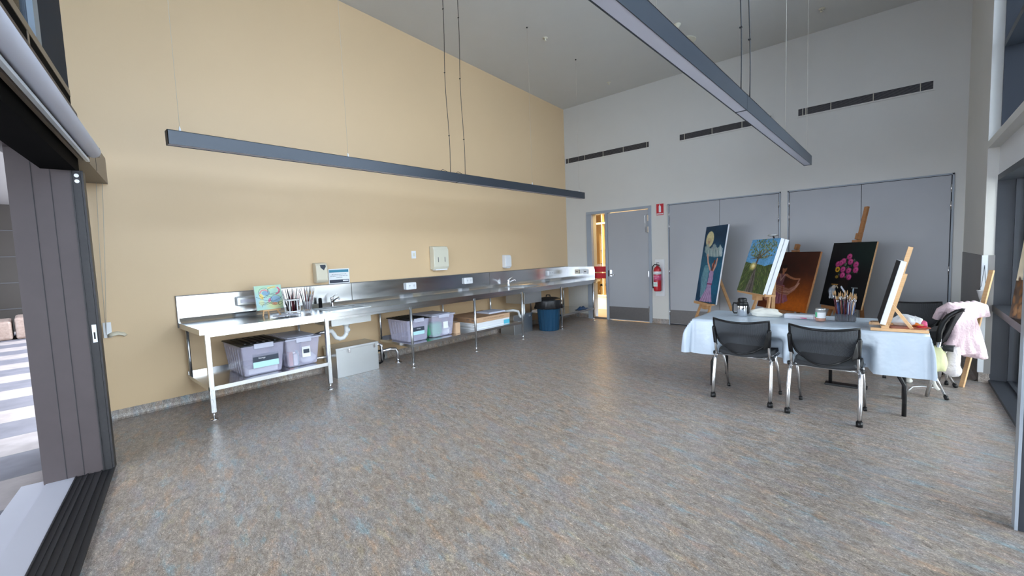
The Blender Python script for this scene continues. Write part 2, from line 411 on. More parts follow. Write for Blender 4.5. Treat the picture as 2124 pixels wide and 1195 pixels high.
# orientations for text: lying on a plane facing +x (tan wall), facing -y (back wall)
FX = Matrix(((0, 0, 1), (1, 0, 0), (0, 1, 0)))      # text x -> +y, text y -> z, normal +x
FY = Matrix(((1, 0, 0), (0, 0, -1), (0, 1, 0)))     # text x -> +x, text y -> z, normal -y

# ---------------------------------------------------------------- room shell
def cz(y): return 4.737-.0565*y      # sloping ceiling height
XR = 6.405
struct('floor', MB().hexa([dw(-.2, .212, -.12), dw(9, .212, -.12), (8.2, .06, -.12), (-.2, .06, -.12), dw(-.2, .212, 0), dw(9, .212, 0), (8.2, .06, 0), (-.2, .06, 0)]), 'floor')
struct('wall_left', MB().hexa([(-.2, -8.15, 0), (0, -8.15, 0), (0, .2, 0), (-.2, .2, 0), (-.2, -8.15, cz(-8.15)), (0, -8.15, cz(-8.15)), (0, .2, cz(.2)), (-.2, .2, cz(.2))]), 'tan')
mb = MB(); T = 4.80
mb.box(0, .54, 0, .2, 0, T); mb.box(.54, 2.045, 0, .2, 2.375, T); mb.box(2.045, 7.0, 0, .2, 0, T)
struct('wall_back', mb, 'white')
struct('ceiling', MB().hexa([(-.3, -9.9, cz(-9.9)), (7.6, -9.9, cz(-9.9)), (7.6, .3, cz(.3)), (-.3, .3, cz(.3)), (-.3, -9.9, cz(-9.9)+.2), (7.6, -9.9, cz(-9.9)+.2), (7.6, .3, cz(.3)+.2), (-.3, .3, cz(.3)+.2)]), 'ceil')
struct('wall_right', MB().box(XR, 6.9, -1.95, 0, 0, 4.9), 'white')
# wainscot panel with corner guard
mb = MB(); mb.box(XR-.008, XR, -1.955, -.03, .09, 1.30); struct('trim_1', mb, 'wainscot')
mb = MB(); mb.box(XR+.03, 6.485, -1.958, -1.95, .09, 1.30); struct('trim_2', mb, 'wainscot')
mb = MB(); mb.box(XR-.011, XR+.032, -1.962, -1.95, .10, 1.30); mb.box(XR-.011, XR-.008, -1.98+.02, -1.93, .10, 1.30); struct('trim_3', mb, 'guard')
# coved linoleum upstands
def cove(name, pts):
    mb = MB()
    for (x0, y0, x1, y1, nx, ny) in pts:
        a, b_ = Vector((x0, y0, 0)), Vector((x1, y1, 0)); n = Vector((nx, ny, 0))
        prof = [(0, .098), (.005, .10), (.006, .05), (.012, .02), (.03, .004), (.045, .001)]
        for (o0, z0), (o1, z1) in zip(prof, prof[1:]):
            vs = [mb.bm.verts.new(a+n*o0+Vector((0, 0, z0))), mb.bm.verts.new(b_+n*o0+Vector((0, 0, z0))), mb.bm.verts.new(b_+n*o1+Vector((0, 0, z1))), mb.bm.verts.new(a+n*o1+Vector((0, 0, z1)))]
            f = mb.bm.faces.new(vs); f.smooth = True
    return struct(name, mb, 'lino_up')
cove('baseboard_left', [(0, -8.1, 0, 0, 1, 0)])
cove('baseboard_back', [(0, 0, .54, 0, 0, -1), (2.045, 0, 2.39, 0, 0, -1), (6.30, 0, XR, 0, 0, -1)])
cove('baseboard_right', [(XR, -1.95, XR, 0, -1, 0), (XR, -1.95, 6.485, -1.95, 0, -1)])

# door 1 with glazed sidelight
mb = MB()
mb.box(.541, .665, -.02, .2, 0, 2.315); mb.box(1.985, 2.044, -.02, .2, 0, 2.315); mb.box(.541, 2.044, -.02, .2, 2.315, 2.374)
mb.box(1.005, 1.062, -.02, .12, 0, 2.3149)
fr = struct('trim_4', mb, 'frame_grey', bevel=.004)
d = struct('door_1', MB().box(1.068, 1.98, -.005, .04, .012, 2.305), 'cupboard', bevel=.002)
mb = MB(); mb.box(1.073, 1.975, -.009, -.005, .03, .30); mb.build('kick_plate', 'kick', d)
mb = MB(); mb.box(1.105, 1.15, -.013, -.005, .95, 1.09); mb.tube([(1.128, -.013, .99), (1.128, -.055, .99), (1.24, -.06, .985)], .010, 8); mb.build('door_handle', 'chrome', d)
mb = MB(); mb.box(1.064, 1.076, -.03, -.005, .95, 1.08); mb.build('strike_plate', 'black', d)
for z in (2.13, 1.90, 1.0, .28): MB().box(1.974, 1.992, -.026, -.005, z-.06, z+.06).build('hinge', 'chrome', d)
mb = MB(); mb.tube([(1.97, -.02, 2.2), (1.93, -.06, 2.18), (1.95, -.06, 1.85), (1.97, -.02, 1.84)], .006, 6); mb.build('door_stay', 'chrome', d)
g = struct('window_1', MB().box(.665, 1.005, .06, .068, .43, 2.315), 'clearglass')
struct('trim_5', MB().box(.665, 1.005, .02, .10, 0.0, .04), 'kick')
mb = MB(); mb.box(.665, 1.005, .054, .0598, 1.045, 1.165); mb.box(.665, 1.005, .054, .0598, .90, 1.02); mb.build('red_safety_band', 'signred', g)

# tall cupboard doors: four leaves
def leaf(n, x0, x1, hinge_x):
    d = struct('door_%d' % n, MB().box(x0, x1, -.014, 0.0, .025, 2.335), 'cupboard', bevel=.0015)
    MB().box(x0+.004, x1-.004, -.018, -.014, .03, .295).build('kick_plate', 'kick', d)
    for z in (2.16, 1.93, 1.05, .25): MB().tube([(hinge_x, -.022, z-.055), (hinge_x, -.022, z+.055)], .009, 8).build('hinge', 'chrome', d)
leaf(2, 2.415, 3.330, 2.412); leaf(3, 3.336, 4.255, 4.258); leaf(4, 4.408, 5.322, 4.405); leaf(5, 5.328, 6.27, 6.273)
mb = MB()
for a, b_ in ((2.388, 4.282), (4.380, 6.30)):
    mb.box(a, a+.02, -.022, 0, 0, 2.362); mb.box(b_-.02, b_, -.022, 0, 0, 2.362); mb.box(a, b_, -.022, 0, 2.342, 2.362)
struct('trim_6', mb, 'frame_grey')
mb = MB()
for a, b_ in ((2.388, 4.282), (4.380, 6.30)): mb.box(a+.02, b_-.02, -.006, 0, 0, 2.342)
struct('trim_7', mb, 'gap')

# linear air grilles
def grille(x0, x1, label, divs):
    t = thing('air_grille', label, 'vent', ((x0+x1)/2, 0, 3.57), group='slot grilles high on the back wall')
    z0, z1 = 3.522, 3.628
    MB().box(x0, x1, -.004, -.001, z0, z1).build('backing', 'gap', t, world=True)
    mb = MB()
    mb.box(x0-.025, x1+.025, -.012, -.001, z1, z1+.022); mb.box(x0-.025, x1+.025, -.012, -.001, z0-.022, z0)
    mb.box(x0-.025, x0, -.012, -.001, z0, z1); mb.box(x1, x1+.025, -.012, -.001, z0, z1)
    mb.build('grille_frame', 'white', t, world=True)
    mb = MB()
    for k in range(6): mb.box(x0, x1, -.010, -.006, z0+.012+k*.0155, z0+.016+k*.0155)
    mb.build('louvre_blades', 'kick', t, world=True)
    for dv in divs: MB().box(x0+dv-.004, x0+dv+.004, -.012, -.004, z0, z1).build('divider', 'offwhite', t, world=True)
grille(.035, 2.018, 'black slotted air grille nearest the tan wall, three grilles in the row', (.07, .50, .96, 1.43, 1.94))
grille(2.627, 4.138, 'black slotted air grille partly hidden behind the right pendant light', (.09, .58, 1.07, 1.5))
grille(4.515, 6.062, 'black slotted air grille nearest the right-hand windows', (.06, .10, .42, .92, 1.42))

# ceiling items
def ceil_pt(x, y): return Vector((x, y, cz(y)))
tilt = Matrix.Rotation(math.atan(-.0565), 3, 'X').to_euler()
def ceil_item(name, label, cat, x, y, prof, m, group=None, n=28):
    mb = MB(); mb.lathe(prof, n=n); o = mb.build(name, m, loc=ceil_pt(x, y)); o.rotation_euler = tilt; return tag(o, label, cat, group)
ceil_item('ceiling_speaker', 'round flush ceiling speaker beside the right pendant light', 'speaker', 3.17, -1.10, [(.135, .0), (.135, -.008), (.125, -.012), (.001, -.006)], M['offwhite'])
s_ = ceil_item('smoke_detector', 'small cream smoke detector on the ceiling above the round speaker', 'smoke detector', 3.215, -1.64, [(.055, 0), (.055, -.015), (.042, -.022), (.034, -.045), (.012, -.05), (.001, -.05)], M['offwhite'])
for x, y, lb in ((1.524, -2.66, 'small sprinkler head on the ceiling left of the right pendant light'), (1.478, -.57, 'small sprinkler head on the ceiling near the back wall'), (4.883, -.67, 'sprinkler head on the ceiling at upper right of the photo')):
    mb = MB(); mb.lathe([(.04, 0), (.04, -.004), (.02, -.008), (.008, -.01), (.008, -.035), (.02, -.038), (.02, -.042), (.001, -.042)], n=16)
    o = mb.build('sprinkler_head', 'offwhite', loc=ceil_pt(x, y)); o.rotation_euler = tilt; tag(o, lb, 'sprinkler', 'ceiling sprinkler heads')

# ---------------------------------------------------------------- pendant lights
def pendant(x, y0, y1, label, wires, cables):
    zb, zt, hw = 2.447, 2.557, .040
    ym = (y0+y1)/2
    t = thing('linear_pendant_light', label, 'pendant light', (x, ym, zb), group='linear pendant lights')
    mb = MB()
    mb.box(x-hw, x-hw+.004, y0, y1, zb, zt); mb.box(x+hw-.004, x+hw, y0, y1, zb, zt); mb.box(x-hw, x+hw, y0, y1, zt-.004, zt)
    mb.box(x-hw, x+hw, y0, y0+.005, zb, zt); mb.box(x-hw, x+hw, y1-.005, y1, zb, zt); mb.box(x-hw-.001, x+hw+.001, ym-.002, ym+.002, zb-.0005, zt+.001)
    mb.build('housing', 'light_body', t, world=True)
    for a, b_ in ((y0+.006, ym-.003), (ym+.003, y1-.006)):
        MB().box(x-hw+.005, x+hw-.005, a, b_, zb+.004, zb+.010).build('diffuser', 'diffuser', t, world=True)
    for yy in wires:
        mb = MB(); mb.tube([(x, yy, zt+.03), (x, yy, cz(yy))], .0013, 6); mb.build('suspension_wire', 'wire', t, world=True)
        MB().lathe([(.007, 0), (.009, .012), (.006, .03), (.002, .045)], (x, yy, zt), 10).build('wire_gripper', 'whitepl', t, world=True)
        MB().lathe([(.012, 0), (.012, -.012), (.002, -.016)], (x, yy, cz(yy)), 10).build('ceiling_anchor', 'black', t, world=True)
    for yy in cables:
        pts = []; rnd = random.Random(int(yy*-100))
        n = 16; H = cz(yy)-zt
        for k in range(n+1):
            a = k/n; w_ = math.sin(a*PI)*.010
            pts.append((x+.006+w_*math.sin(a*9+yy), yy+w_*1.6*math.sin(a*7+1), zt+.002+H*a))
        mb = MB(); mb.tube(pts, .0038, 6)
        mb.tube([(x, yy, zt+.004), (x+.01, yy-.05, zt+.004), (x, yy-.12, zt+.03), (x, yy-.16, zt+.001)], .003, 6)
        mb.build('power_cable', 'black', t, world=True)
        for k in (3, 8, 13): MB().box(pts[k][0]-.012, pts[k][0]+.006, pts[k][1]-.006, pts[k][1]+.006, pts[k][2]-.004, pts[k][2]+.004).build('cable_tie', 'black', t, world=True)
pendant(1.50, -7.60, -1.64, 'long black linear pendant light hanging parallel to the tan wall', (-7.51, -6.10, -3.08, -1.76), (-4.73, -4.48))
pendant(4.905, -7.9, -1.90, 'long grey linear pendant light hanging over the easels and table', (-6.35, -3.30, -2.00), (-4.93, -4.69))

# ---------------------------------------------------------------- stainless bench
BT = .893; BF = .855
bench = thing('stainless_bench', 'long stainless steel bench with splashback and two sinks along the tan wall', 'bench', (.43, -3.7, 0))
Y0, Y1 = -7.37, -.02
def wpart(mb, name, m, parent, **k): return mb.build(name, m, parent, world=True, **k)
S1 = (.20, .66, -6.00, -5.48); S2 = (.24, .70, -2.42, -1.93)
mb = MB()
def top(x0, x1, y0, y1): mb.box(x0, x1, y0, y1, BT-.012, BT)
BI = BF-.012; top(.015, BI, Y0+.01, S1[2]); top(.015, S1[0], S1[2], S1[3]); top(S1[1], BI, S1[2], S1[3]); top(.015, BI, S1[3], S2[2])
top(.015, S2[0], S2[2], S2[3]); top(S2[1], BI, S2[2], S2[3]); top(.015, BI, S2[3], Y1)
mb.box(BI, BF, Y0, Y1, BT-.055, BT); mb.box(.015, BI, Y0, Y0+.01, BT-.055, BT)
wpart(mb, 'worktop', 'steel', bench)
mb = MB()
mb.box(.008, .020, Y0, Y1, BT, 1.178)
mb.prism([(.02, BT), (.73, BT), (.73, 1.10), (.70, 1.17), (.02, 1.17)], -.022, -.008)
mb.prism([(.02, BT), (.085, BT), (.02, BT+.05)], Y0+.01, Y1)
wpart(mb, 'splashback', 'steel', bench)
mb = MB(); mb.box(.002, .024, Y0-.003, Y1, 1.178, 1.188); mb.box(.002, .024, Y0-.006, Y0, BT-.05, 1.188); wpart(mb, 'edge_strip', 'kick', bench)
for y_ in (-5.38, -2.616): wpart(MB().box(.0205, .0225, y_-.005, y_+.005, BT, 1.178), 'panel_joint', 'kick', bench)
wpart(MB().box(.815, .845, Y0+.06, Y1-.1, BT-.085, BT-.058), 'support_rail', 'steel', bench)
wpart(MB().tube([(.06, Y0+.06, BT-.075), (.06, Y1-.1, BT-.075)], .016, 8), 'support_rail', 'leg_steel', bench)
LEGY = (-7.31, -6.15, -4.985, -3.80, -2.665, -1.48, -.29)
for y in LEGY:
    mb = MB(); mb.box(.822, .862, y-.020, y+.020, .075, BT-.055) if y < -6 else mb.tube([(.842, y, .075), (.842, y, BT-.055)], .019, 12)
    l = wpart(mb, 'leg', 'leg_steel', bench)
    mb = MB(); mb.tube([(.842, y, .012), (.842, y, .075)], .010, 10); mb.lathe([(.034, 0), (.034, .008), (.016, .014)], (.842, y, 0), 16); wpart(mb, 'leveling_foot', 'chrome', l)
    mb = MB(); mb.tube([(.06, y, .30), (.06, y, BT-.06)], .016, 10); wpart(mb, 'leg', 'leg_steel', bench)
for a, b_, zz in ((-7.33, -6.17, .322), (-5.00, -2.70, .318), (-1.46, -.25, .285)):
    mb = MB(); mb.box(.05, .845, a+.01, b_, zz-.008, zz); mb.box(.845, .857, a, b_, zz-.035, zz+.004); mb.box(.04, .05, a, b_, zz-.03, zz+.04); mb.box(.05, .845, a, a+.01, zz-.035, zz)
    wpart(mb, 'shelf', 'steel', bench)
for (x0, x1, y0, y1) in (S1, S2):
    mb = MB(); zb = BT-.185 if y0 < -5 else BT-.30
    mb.box(x0-.004, x0, y0, y1, zb, BT-.01); mb.box(x1, x1+.004, y0, y1, zb, BT-.01); mb.box(x0, x1, y0-.004, y0, zb, BT-.01); mb.box(x0, x1, y1, y1+.004, zb, BT-.01); mb.box(x0, x1, y0, y1, zb-.004, zb)
    mb.box(x0-.012, x0, y0-.012, y1+.012, BT, BT+.004); mb.box(x1, x1+.012, y0-.012, y1+.012, BT, BT+.004); mb.box(x0, x1, y0-.012, y0, BT, BT+.004); mb.box(x0, x1, y1, y1+.012, BT, BT+.004)
    wpart(mb, 'sink_basin', 'steel_dull', bench)
def tap(x, y):
    mb = MB(); mb.lathe([(.026, 0), (.026, .01), (.019, .02), (.019, .10), (.022, .115), (.016, .13)], (x, y, BT), 16)
    mb.tube([(x+.01, y, BT+.06), (x+.08, y+.01, BT+.105), (x+.15, y+.02, BT+.125), (x+.165, y+.02, BT+.105)], [.014, .012, .011, .010], 10)
    mb.tube([(x, y, BT+.12), (x+.02, y+.03, BT+.15), (x+.05, y+.06, BT+.17)], [.008, .007, .005], 8)
    wpart(mb, 'tap', 'chrome', bench)
tap(.12, -5.72); tap(.14, -2.22)

# waste plumbing
wt = thing('sink_waste_pipe', 'white plastic waste trap curling under the left sink', 'pipe', (.43, -5.74, .5))
mb = MB(); mb.tube([(.43, -5.70, BT-.19), (.43, -5.70, .60), (.43, -5.70, .56)], .030, 14); mb.lathe([(.045, 0), (.045, .05), (.03, .06)], (.43, -5.70, BT-.235), 16)
mb.tube([(.43, -5.70, .60), (.43, -5.71, .545), (.43, -5.75, .505), (.43, -5.80, .50), (.43, -5.85, .525), (.43, -5.875, .575), (.43, -5.90, .615), (.43, -5.95, .62)], .027, 14)
mb.tube([(.43, -5.665, .60), (.43, -5.69, .60)], .03, 10)
mb.build('trap', 'pvc', wt, world=True)
mb = MB(); mb.tube([(.43, -5.95, .62), (.40, -6.02, .61), (.30, -6.10, .57), (.12, -6.15, .56)], .022, 12); mb.build('metal_pipe', 'chrome', wt, world=True)
def greasebox(x0, x1, y0, y1, h, label):
    t = thing('grease_trap_box', label, 'box', ((x0+x1)/2, (y0+y1)/2, 0), group='steel boxes on the floor under the sinks')
    MB().box(x0, x1, y0, y1, 0, h-.012).build('tank', 'steel_dull', t, world=True, bevel=.003)
    MB().box(x0-.006, x1+.008, y0-.008, y1+.008, h-.03, h).build('lid', 'steel_dull', t, world=True, bevel=.003)
    for y in (y0+.17, y1-.06):
        mb = MB(); mb.box(x1+.008, x1+.014, y-.012, y+.012, h-.075, h-.02); mb.box(x1+.014, x1+.020, y-.008, y+.008, h-.06, h-.04); mb.build('latch', 'chrome', t, world=True)
greasebox(.12, .47, -5.88, -5.29, .385, 'steel grease trap box on the floor under the left sink')
greasebox(.12, .46, -2.47, -1.93, .37, 'scuffed steel box on the floor behind the blue bin')
pp = thing('drain_pipes', 'chrome drain pipes with an elbow running into the floor', 'pipe', (.388, -4.93, 0))
mb = MB(); mb.tube([(.34, -5.28, .31), (.34, -5.20, .315), (.34, -5.165, .29), (.34, -5.16, .22), (.34, -5.16, .07)], .022, 12)
mb.tube([(.36, -5.16, .21), (.37, -5.04, .215), (.385, -4.965, .205), (.388, -4.935, .16), (.388, -4.93, .0)], .026, 12)
mb.lathe([(.05, 0), (.05, .008), (.03, .014)], (.388, -4.93, 0), 16); mb.build('pipework', 'chrome', pp, world=True)
mb = MB(); mb.tube([(.34+.0, -5.20+.07*math.cos(a), .13+.09*math.sin(a)) for a in [k*PI/6 for k in range(13)]], .014, 8); mb.build('hose_loop', 'blackmat', pp, world=True)
mb = MB(); mb.tube([(.30, -5.88, .27), (.26, -6.02, .27), (.20, -6.16, .26)], .022, 12); mb.build('metal_pipe', 'chrome', wt, world=True)
wt2 = thing('sink_waste_pipe', 'white plastic waste pipe hanging under the right sink', 'pipe', (.46, -2.30, .3))
mb = MB(); mb.tube([(.50, -2.22, .60), (.50, -2.22, .40), (.50, -2.26, .34), (.50, -2.32, .33), (.50, -2.36, .37), (.50, -2.38, .44), (.46, -2.48, .47), (.30, -2.62, .45)], .024, 12); mb.build('trap', 'pvc', wt2, world=True)

# ---------------------------------------------------------------- wall fittings on the tan wall
def outlet(y, z, label, wide=.185):
    t = thing('power_outlet', label, 'power outlet', (.02, y, z), group='power outlets along the steel splashback')
    MB().box(0, .045, -wide/2, wide/2, -.055, .055).build('faceplate', 'whitepl', t, bevel=.012)
    mb = MB()
    for yy in (-.035, .045):
        mb.box(.045, .0465, yy-.012, yy-.008, .0, .018); mb.box(.045, .0465, yy+.004, yy+.008, .0, .018); mb.box(.045, .0465, yy-.004, yy, -.02, -.005)
    mb.build('socket_slots', 'black', t)
outlet(-4.40, 1.065, 'white double power outlet on the splashback right of the left sink')
outlet(-3.18, 1.065, 'white double power outlet on the splashback below the towel dispenser')
outlet(-.74, 1.065, 'white double power outlet on the splashback nearest the back corner')
t = thing('power_outlet', 'grey covered power outlet on the splashback behind the small abstract painting', 'power outlet', (.02, -6.70, 1.07), group='power outlets along the steel splashback')
MB().box(0, .05, -.12, .12, -.055, .055).build('faceplate', 'steel_dull', t, bevel=.015)
MB().box(.05, .054, -.08, .10, -.02, .02).build('cover', 'sill_silver', t)
for x, lb, m_ in ((.28, 'cream power outlet on the steel return below the door side window', 'creampl'), (.50, 'white outlet with round socket on the steel return beside the door', 'whitepl')):
    t = thing('power_outlet', lb, 'power outlet', (x, -.022, 1.06), group='power outlets along the steel splashback')
    MB().box(-.06, .06, -.03, 0, -.05, .05).build('faceplate', m_, t, bevel=.008)
    MB().box(-.03, .03, -.032, -.03, -.012, .012).build('socket_slots', 'kick', t)
tag(MB().box(-.03, .03, -.022, 0, -.045, .045).build('switch_plate', 'steel_dull', loc=(.39, -.022, 1.06)), 'small grey switch plate between the two outlets on the steel return', 'switch')
def dispenser(name, label, cat, y, z0, w_, h, d, m_):
    t = thing(name, label, cat, (0, y, z0))
    mb = MB(); mb.prism([(0, 0), (d*.75, .0), (d, h*.12), (d, h*.82), (d*.78, h*.97), (.0, h)], -w_/2, w_/2)
    mb.build('case', m_, t, bevel=.012); return t
t = dispenser('soap_dispenser', 'cream soap dispenser with dark window on the tan wall', 'soap dispenser', -5.82, 1.22, .155, .265, .11, 'creampl')
mb = MB(); mb.prism([(-.034, .26), (.034, .262), (.04, .235), (.02, .205), (.012, .19), (-.005, .205), (-.03, .225)], .0, .02, axis='x'); mb.build('level_window', 'darkprint', t, loc=(.093, .012, -.028))
t = dispenser('towel_dispenser', 'large off-white paper towel dispenser on the tan wall', 'towel dispenser', -3.82, 1.30, .31, .385, .12, 'offwhite')
mb = MB()
for yy in (-.07, .07): mb.box(.1198, .1225, yy-.006, yy+.006, .12, .20)
mb.build('level_slot', 'kick', t)
mb = MB(); mb.box(.02, .11, -.12, .12, -.015, .004); mb.build('towel_slot', 'paper', t)
t = dispenser('soap_dispenser', 'small white soap dispenser on the tan wall above the right sink', 'soap dispenser', -2.15, 1.25, .17, .25, .10, 'whitepl')
MB().box(.02, .085, -.05, .05, -.012, .002).build('push_bar', 'whitepl', t, bevel=.004)
t = thing('light_switch', 'small white switch on the tan wall left of the towel dispenser', 'switch', (0, -4.29, 1.555))
MB().box(0, .012, -.042, .042, -.06, .06).build('plate', 'whitepl', t, bevel=.003)
MB().box(.012, .018, -.02, .02, -.025, .025).build('rocker', 'offwhite', t, bevel=.002)
t = thing('notice_sign', 'laminated white notice with teal header standing above the splashback', 'sign', (.012, -5.545, 1.187))
MB().box(-.002, .002, -.15, .15, 0, .205).build('sheet', 'paper', t)
MB().box(.002, .0026, -.138, .138, .155, .192).build('header_band', 'teal', t)
MB().box(.002, .0026, -.138, .138, .012, .055).build('footer_band', 'darkprint', t)
for k, s in enumerate(('ART SUPPLIES ROOM IS TO BE', 'RETURNED IN A CLEAN AND TIDY', 'CONDITION')):
    text('notice_text', s, .0165, 'darkprint', t, Vector((.0145, -5.545, 1.187+.128-k*.022)), FX, sx=.95)
MB().box(.0026, .003, .05, .13, .030, .046).build('footer_logo', 'paper', t)

# ---------------------------------------------------------------- back wall fittings
t = thing('extinguisher_sign', 'red fire extinguisher location sign above the extinguisher', 'sign', (2.226, -.004, 2.165))
MB().box(-.072, .072, -.003, .003, 0, .22).build('sign_plate', 'signred', t)
mb = MB(); mb.prism([(-.022, .055), (.022, .055), (.022, .16), (.012, .185), (.004, .19), (.004, .205), (-.012, .205), (-.012, .19), (-.022, .17)], -.0045, -.003); mb.build('extinguisher_symbol', 'paper', t)
mb = MB(); mb.box(-.065, .065, -.0045, -.003, .012, .036); mb.build('caption_band', 'paper', t)
text('caption', 'FIRE EXTINGUISHER', .014, 'signred', t, Vector((2.226, -.0095, 2.189)), FY, sx=.85)
bb = MB().box(2.115, 2.305, -.012, 0, .56, 1.29); tag(bb.build('backing_board', 'whitepl', bevel=.003, recenter=(2.21, 0, .56)), 'white backing board screwed to the wall behind the fire extinguisher', 'board')
E=thing('fire_extinguisher', 'red fire extinguisher with black hose hanging on the back wall', 'fire extinguisher', (2.20, -.105, .665))
mb = MB(); mb.lathe([(.06, 0), (.072, .015), (.075, .04), (.075, .40), (.068, .44), (.045, .475), (.025, .49), (.022, .505), (.001, .505)], n=28); mb.build('cylinder', 'red', E)
mb = MB(); mb.lathe([(.0757, .335), (.0757, .395)], n=28); mb.build('white_band', 'paper', E)
mb = MB(); mb.lathe([(.0757, .22), (.0757, .32)], n=28); mb.build('label', 'pink', E)
mb = MB(); mb.box(-.05, .03, -.0785, -.062, .10, .185); mb.build('instruction_label', 'paper', E)
text('class_letters', '(E)', .055, 'green', E, Vector((2.19, -.185, .805)), FY)
text('label_text', 'DRY CHEMICAL', .017, 'paper', E, Vector((2.20, -.182, .965)), FY)
text('label_text', 'FIRE', .022, 'paper', E, Vector((2.20, -.182, .925)), FY)
mb = MB(); mb.tube([(0, 0, .50), (0, 0, .54)], .018, 10); mb.bar((-.01, -.02, .545), (.06, -.06, .515), .02, .012); mb.bar((-.01, -.02, .56), (.05, -.05, .57), .02, .008); mb.tube([(0, .0, .52), (0, .09, .50)], .010, 8); mb.build('valve_handle', 'kick', E)
mb = MB(); mb.tube([(0, -.01, .525), (-.05, -.02, .53), (-.085, -.02, .49), (-.10, -.02, .40), (-.095, -.02, .25), (-.085, -.02, .12), (-.08, -.02, .08)], .010, 10); mb.tube([(-.082, -.02, .17), (-.08, -.02, .06)], .014, 10); mb.build('hose', 'black', E)

# ---------------------------------------------------------------- corridor and room seen through the sidelight
mb = MB(); mb.box(-3, 3.2, .2, 6, -.12, 0); struct('floor_2', mb, 'corrfloor')
mb = MB(); mb.box(-3, -.27, 1.5, 1.6, 0, 2.8); mb.box(.17, 3.2, 1.5, 1.6, 0, 2.8); mb.box(-.27, .17, 1.5, 1.6, 0, .33); mb.box(-.27, .17, 1.5, 1.6, 2.45, 2.8); struct('wall_corridor', mb, 'corr')
mb = MB(); mb.box(-3, 3.2, 5.4, 5.5, 0, 2.8); mb.box(-3.1, -3, .2, 5.5, 0, 2.8); mb.box(3.2, 3.3, .2, 5.5, 0, 2.8); struct('wall_far_room', mb, 'corr')
struct('ceiling_2', MB().box(-3.1, 3.3, .2, 5.5, 2.8, 2.9), 'corr')
mb = MB(); mb.box(.045, .065, 1.49, 1.61, .33, 2.45); mb.box(-.27, .17, 1.48, 1.61, .33, .37); mb.box(-.27, .17, 1.48, 1.61, 2.2, 2.24); struct('trim_8', mb, 'corr')
t = thing('shelving_unit', 'pale shelving seen through the door side window', 'shelf', (-1.2, 5.0, 0))
mb = MB(); mb.box(-1.9, -1.87, 4.7, 5.39, 0, 2.1); mb.box(-.75, -.72, 4.7, 5.39, 0, 2.1)
for z in (.02, .6, 1.1, 1.55, 2.07): mb.box(-1.87, -.75, 4.7, 5.39, z, z+.03)
mb.build('shelf_frame', 'corr', t, world=True)
for k, x in enumerate((-.95, -.35)):
    t = thing('stool', ('dark stool seen low through the door side window, left one', 'dark stool seen low through the door side window, right one')[k], 'stool', (x, 3.4+k*.5, 0), group='stools in the far room')
    MB().lathe([(.17, 0), (.19, .02), (.17, .05)], (0, 0, .45), 20).build('seat', 'blackmat', t)
    for sx, sy in ((-1, -1), (1, -1), (1, 1), (-1, 1)): mb = MB(); mb.tube([(sx*.12, sy*.12, .45), (sx*.19, sy*.19, 0)], .011, 8); mb.build('leg', 'chrome', t)
# ---------------------------------------------------------------- door wall on the left
class DB(MB):
    """boxes laid out along the door wall: s along it, off outwards, z up"""
    def b(s, s0, s1, o0, o1, z0, z1):
        return s.hexa([dw(s0, o1, z0), dw(s1, o1, z0), dw(s1, o0, z0), dw(s0, o0, z0), dw(s0, o1, z1), dw(s1, o1, z1), dw(s1, o0, z1), dw(s0, o0, z1)])
SJ = 1.436; SE = 8.6
jm = DB(); jm.b(SJ-.10, SJ, .065, .372, 0, 2.33); J = struct('trim_9', jm, 'jamb')
for o_ in (.165, .255): DB().b(SJ, SJ+.0025, o_, o_+.003, .0, 2.33).build('panel_joint', 'gap', J)
mb = DB(); mb.b(SJ-.085, SJ+.006, .0, .012, 0, 2.20); mb.b(SJ-.085, SJ+.002, .014, .058, 0, 2.20); mb.b(SJ-.085, SJ+.008, .058, .065, 0, 2.20)
st = struct('door_6', mb, 'track')
mb = DB(); mb.b(SJ+.002, SJ+.010, .018, .042, .965, 1.095); pl = mb.build('lock_plate', 'guard', st)
mb = DB(); mb.b(SJ+.010, SJ+.0115, .026, .035, .99, 1.04); mb.build('latch_slot', 'black', pl)
for z in (2.125, 2.165):
    mb = DB(); c = dw(SJ+.004, .034, z); mb.tube([c, c+DU*.004], .013, 14); mb.build('fixing_cap', 'whitepl', st)
# threshold tracks
mb = DB(); mb.b(SJ, SE, .0, .215, -.02, .004)
for o_ in (.0, .07, .145, .205): mb.b(SJ, SE, o_, o_+.008, .004, .012)
for o_ in (.035, .11, .175): mb.b(SJ, SE, o_, o_+.004, .004, .008)
struct('trim_10', mb, 'track')
mb = DB(); mb.b(SJ-.1, SE, .215, .362, -.03, .006); mb.b(SJ-.1, SE, .368, .50, -.05, -.004); struct('trim_11', mb, 'sill_silver')
# recessed side panel behind the jamb, upper glazing bars
mb = DB(); mb.b(0, SJ-.1, .204, .25, 0, 2.33); struct('wall_front', mb, 'jamb')
mb = DB(); mb.b(-.05, SE, .16, .42, 2.33, 2.96); struct('trim_12', mb, 'jamb')
mb = DB(); mb.b(-.05, SE, .19, .26, 2.955, 2.975); mb.b(-.05, SE, .19, .27, 3.105, 3.165)
for s_ in (1.44, 3.2, 5.0, 6.8): mb.b(s_-.02, s_+.02, .19, .26, 2.96, 3.12)
struct('trim_13', mb, 'brown_frame')
mb = DB(); mb.b(.0, .022, .19, .27, 2.96, 5.2)
for s_ in (2.6, 4.6, 6.6): mb.b(s_-.03, s_+.03, .19, .27, 3.12, 5.2)
mb.b(-.05, SE, .19, .27, 4.9, 5.3); struct('trim_14', mb, 'dark_frame')
mb = DB(); mb.b(0, SE, .194, .235, 2.975, 3.105); struct('window_2', mb, 'void')
mb = DB(); mb.b(1.19, SE, .225, .231, 3.165, 4.9); struct('window_3', mb, 'tintglass')
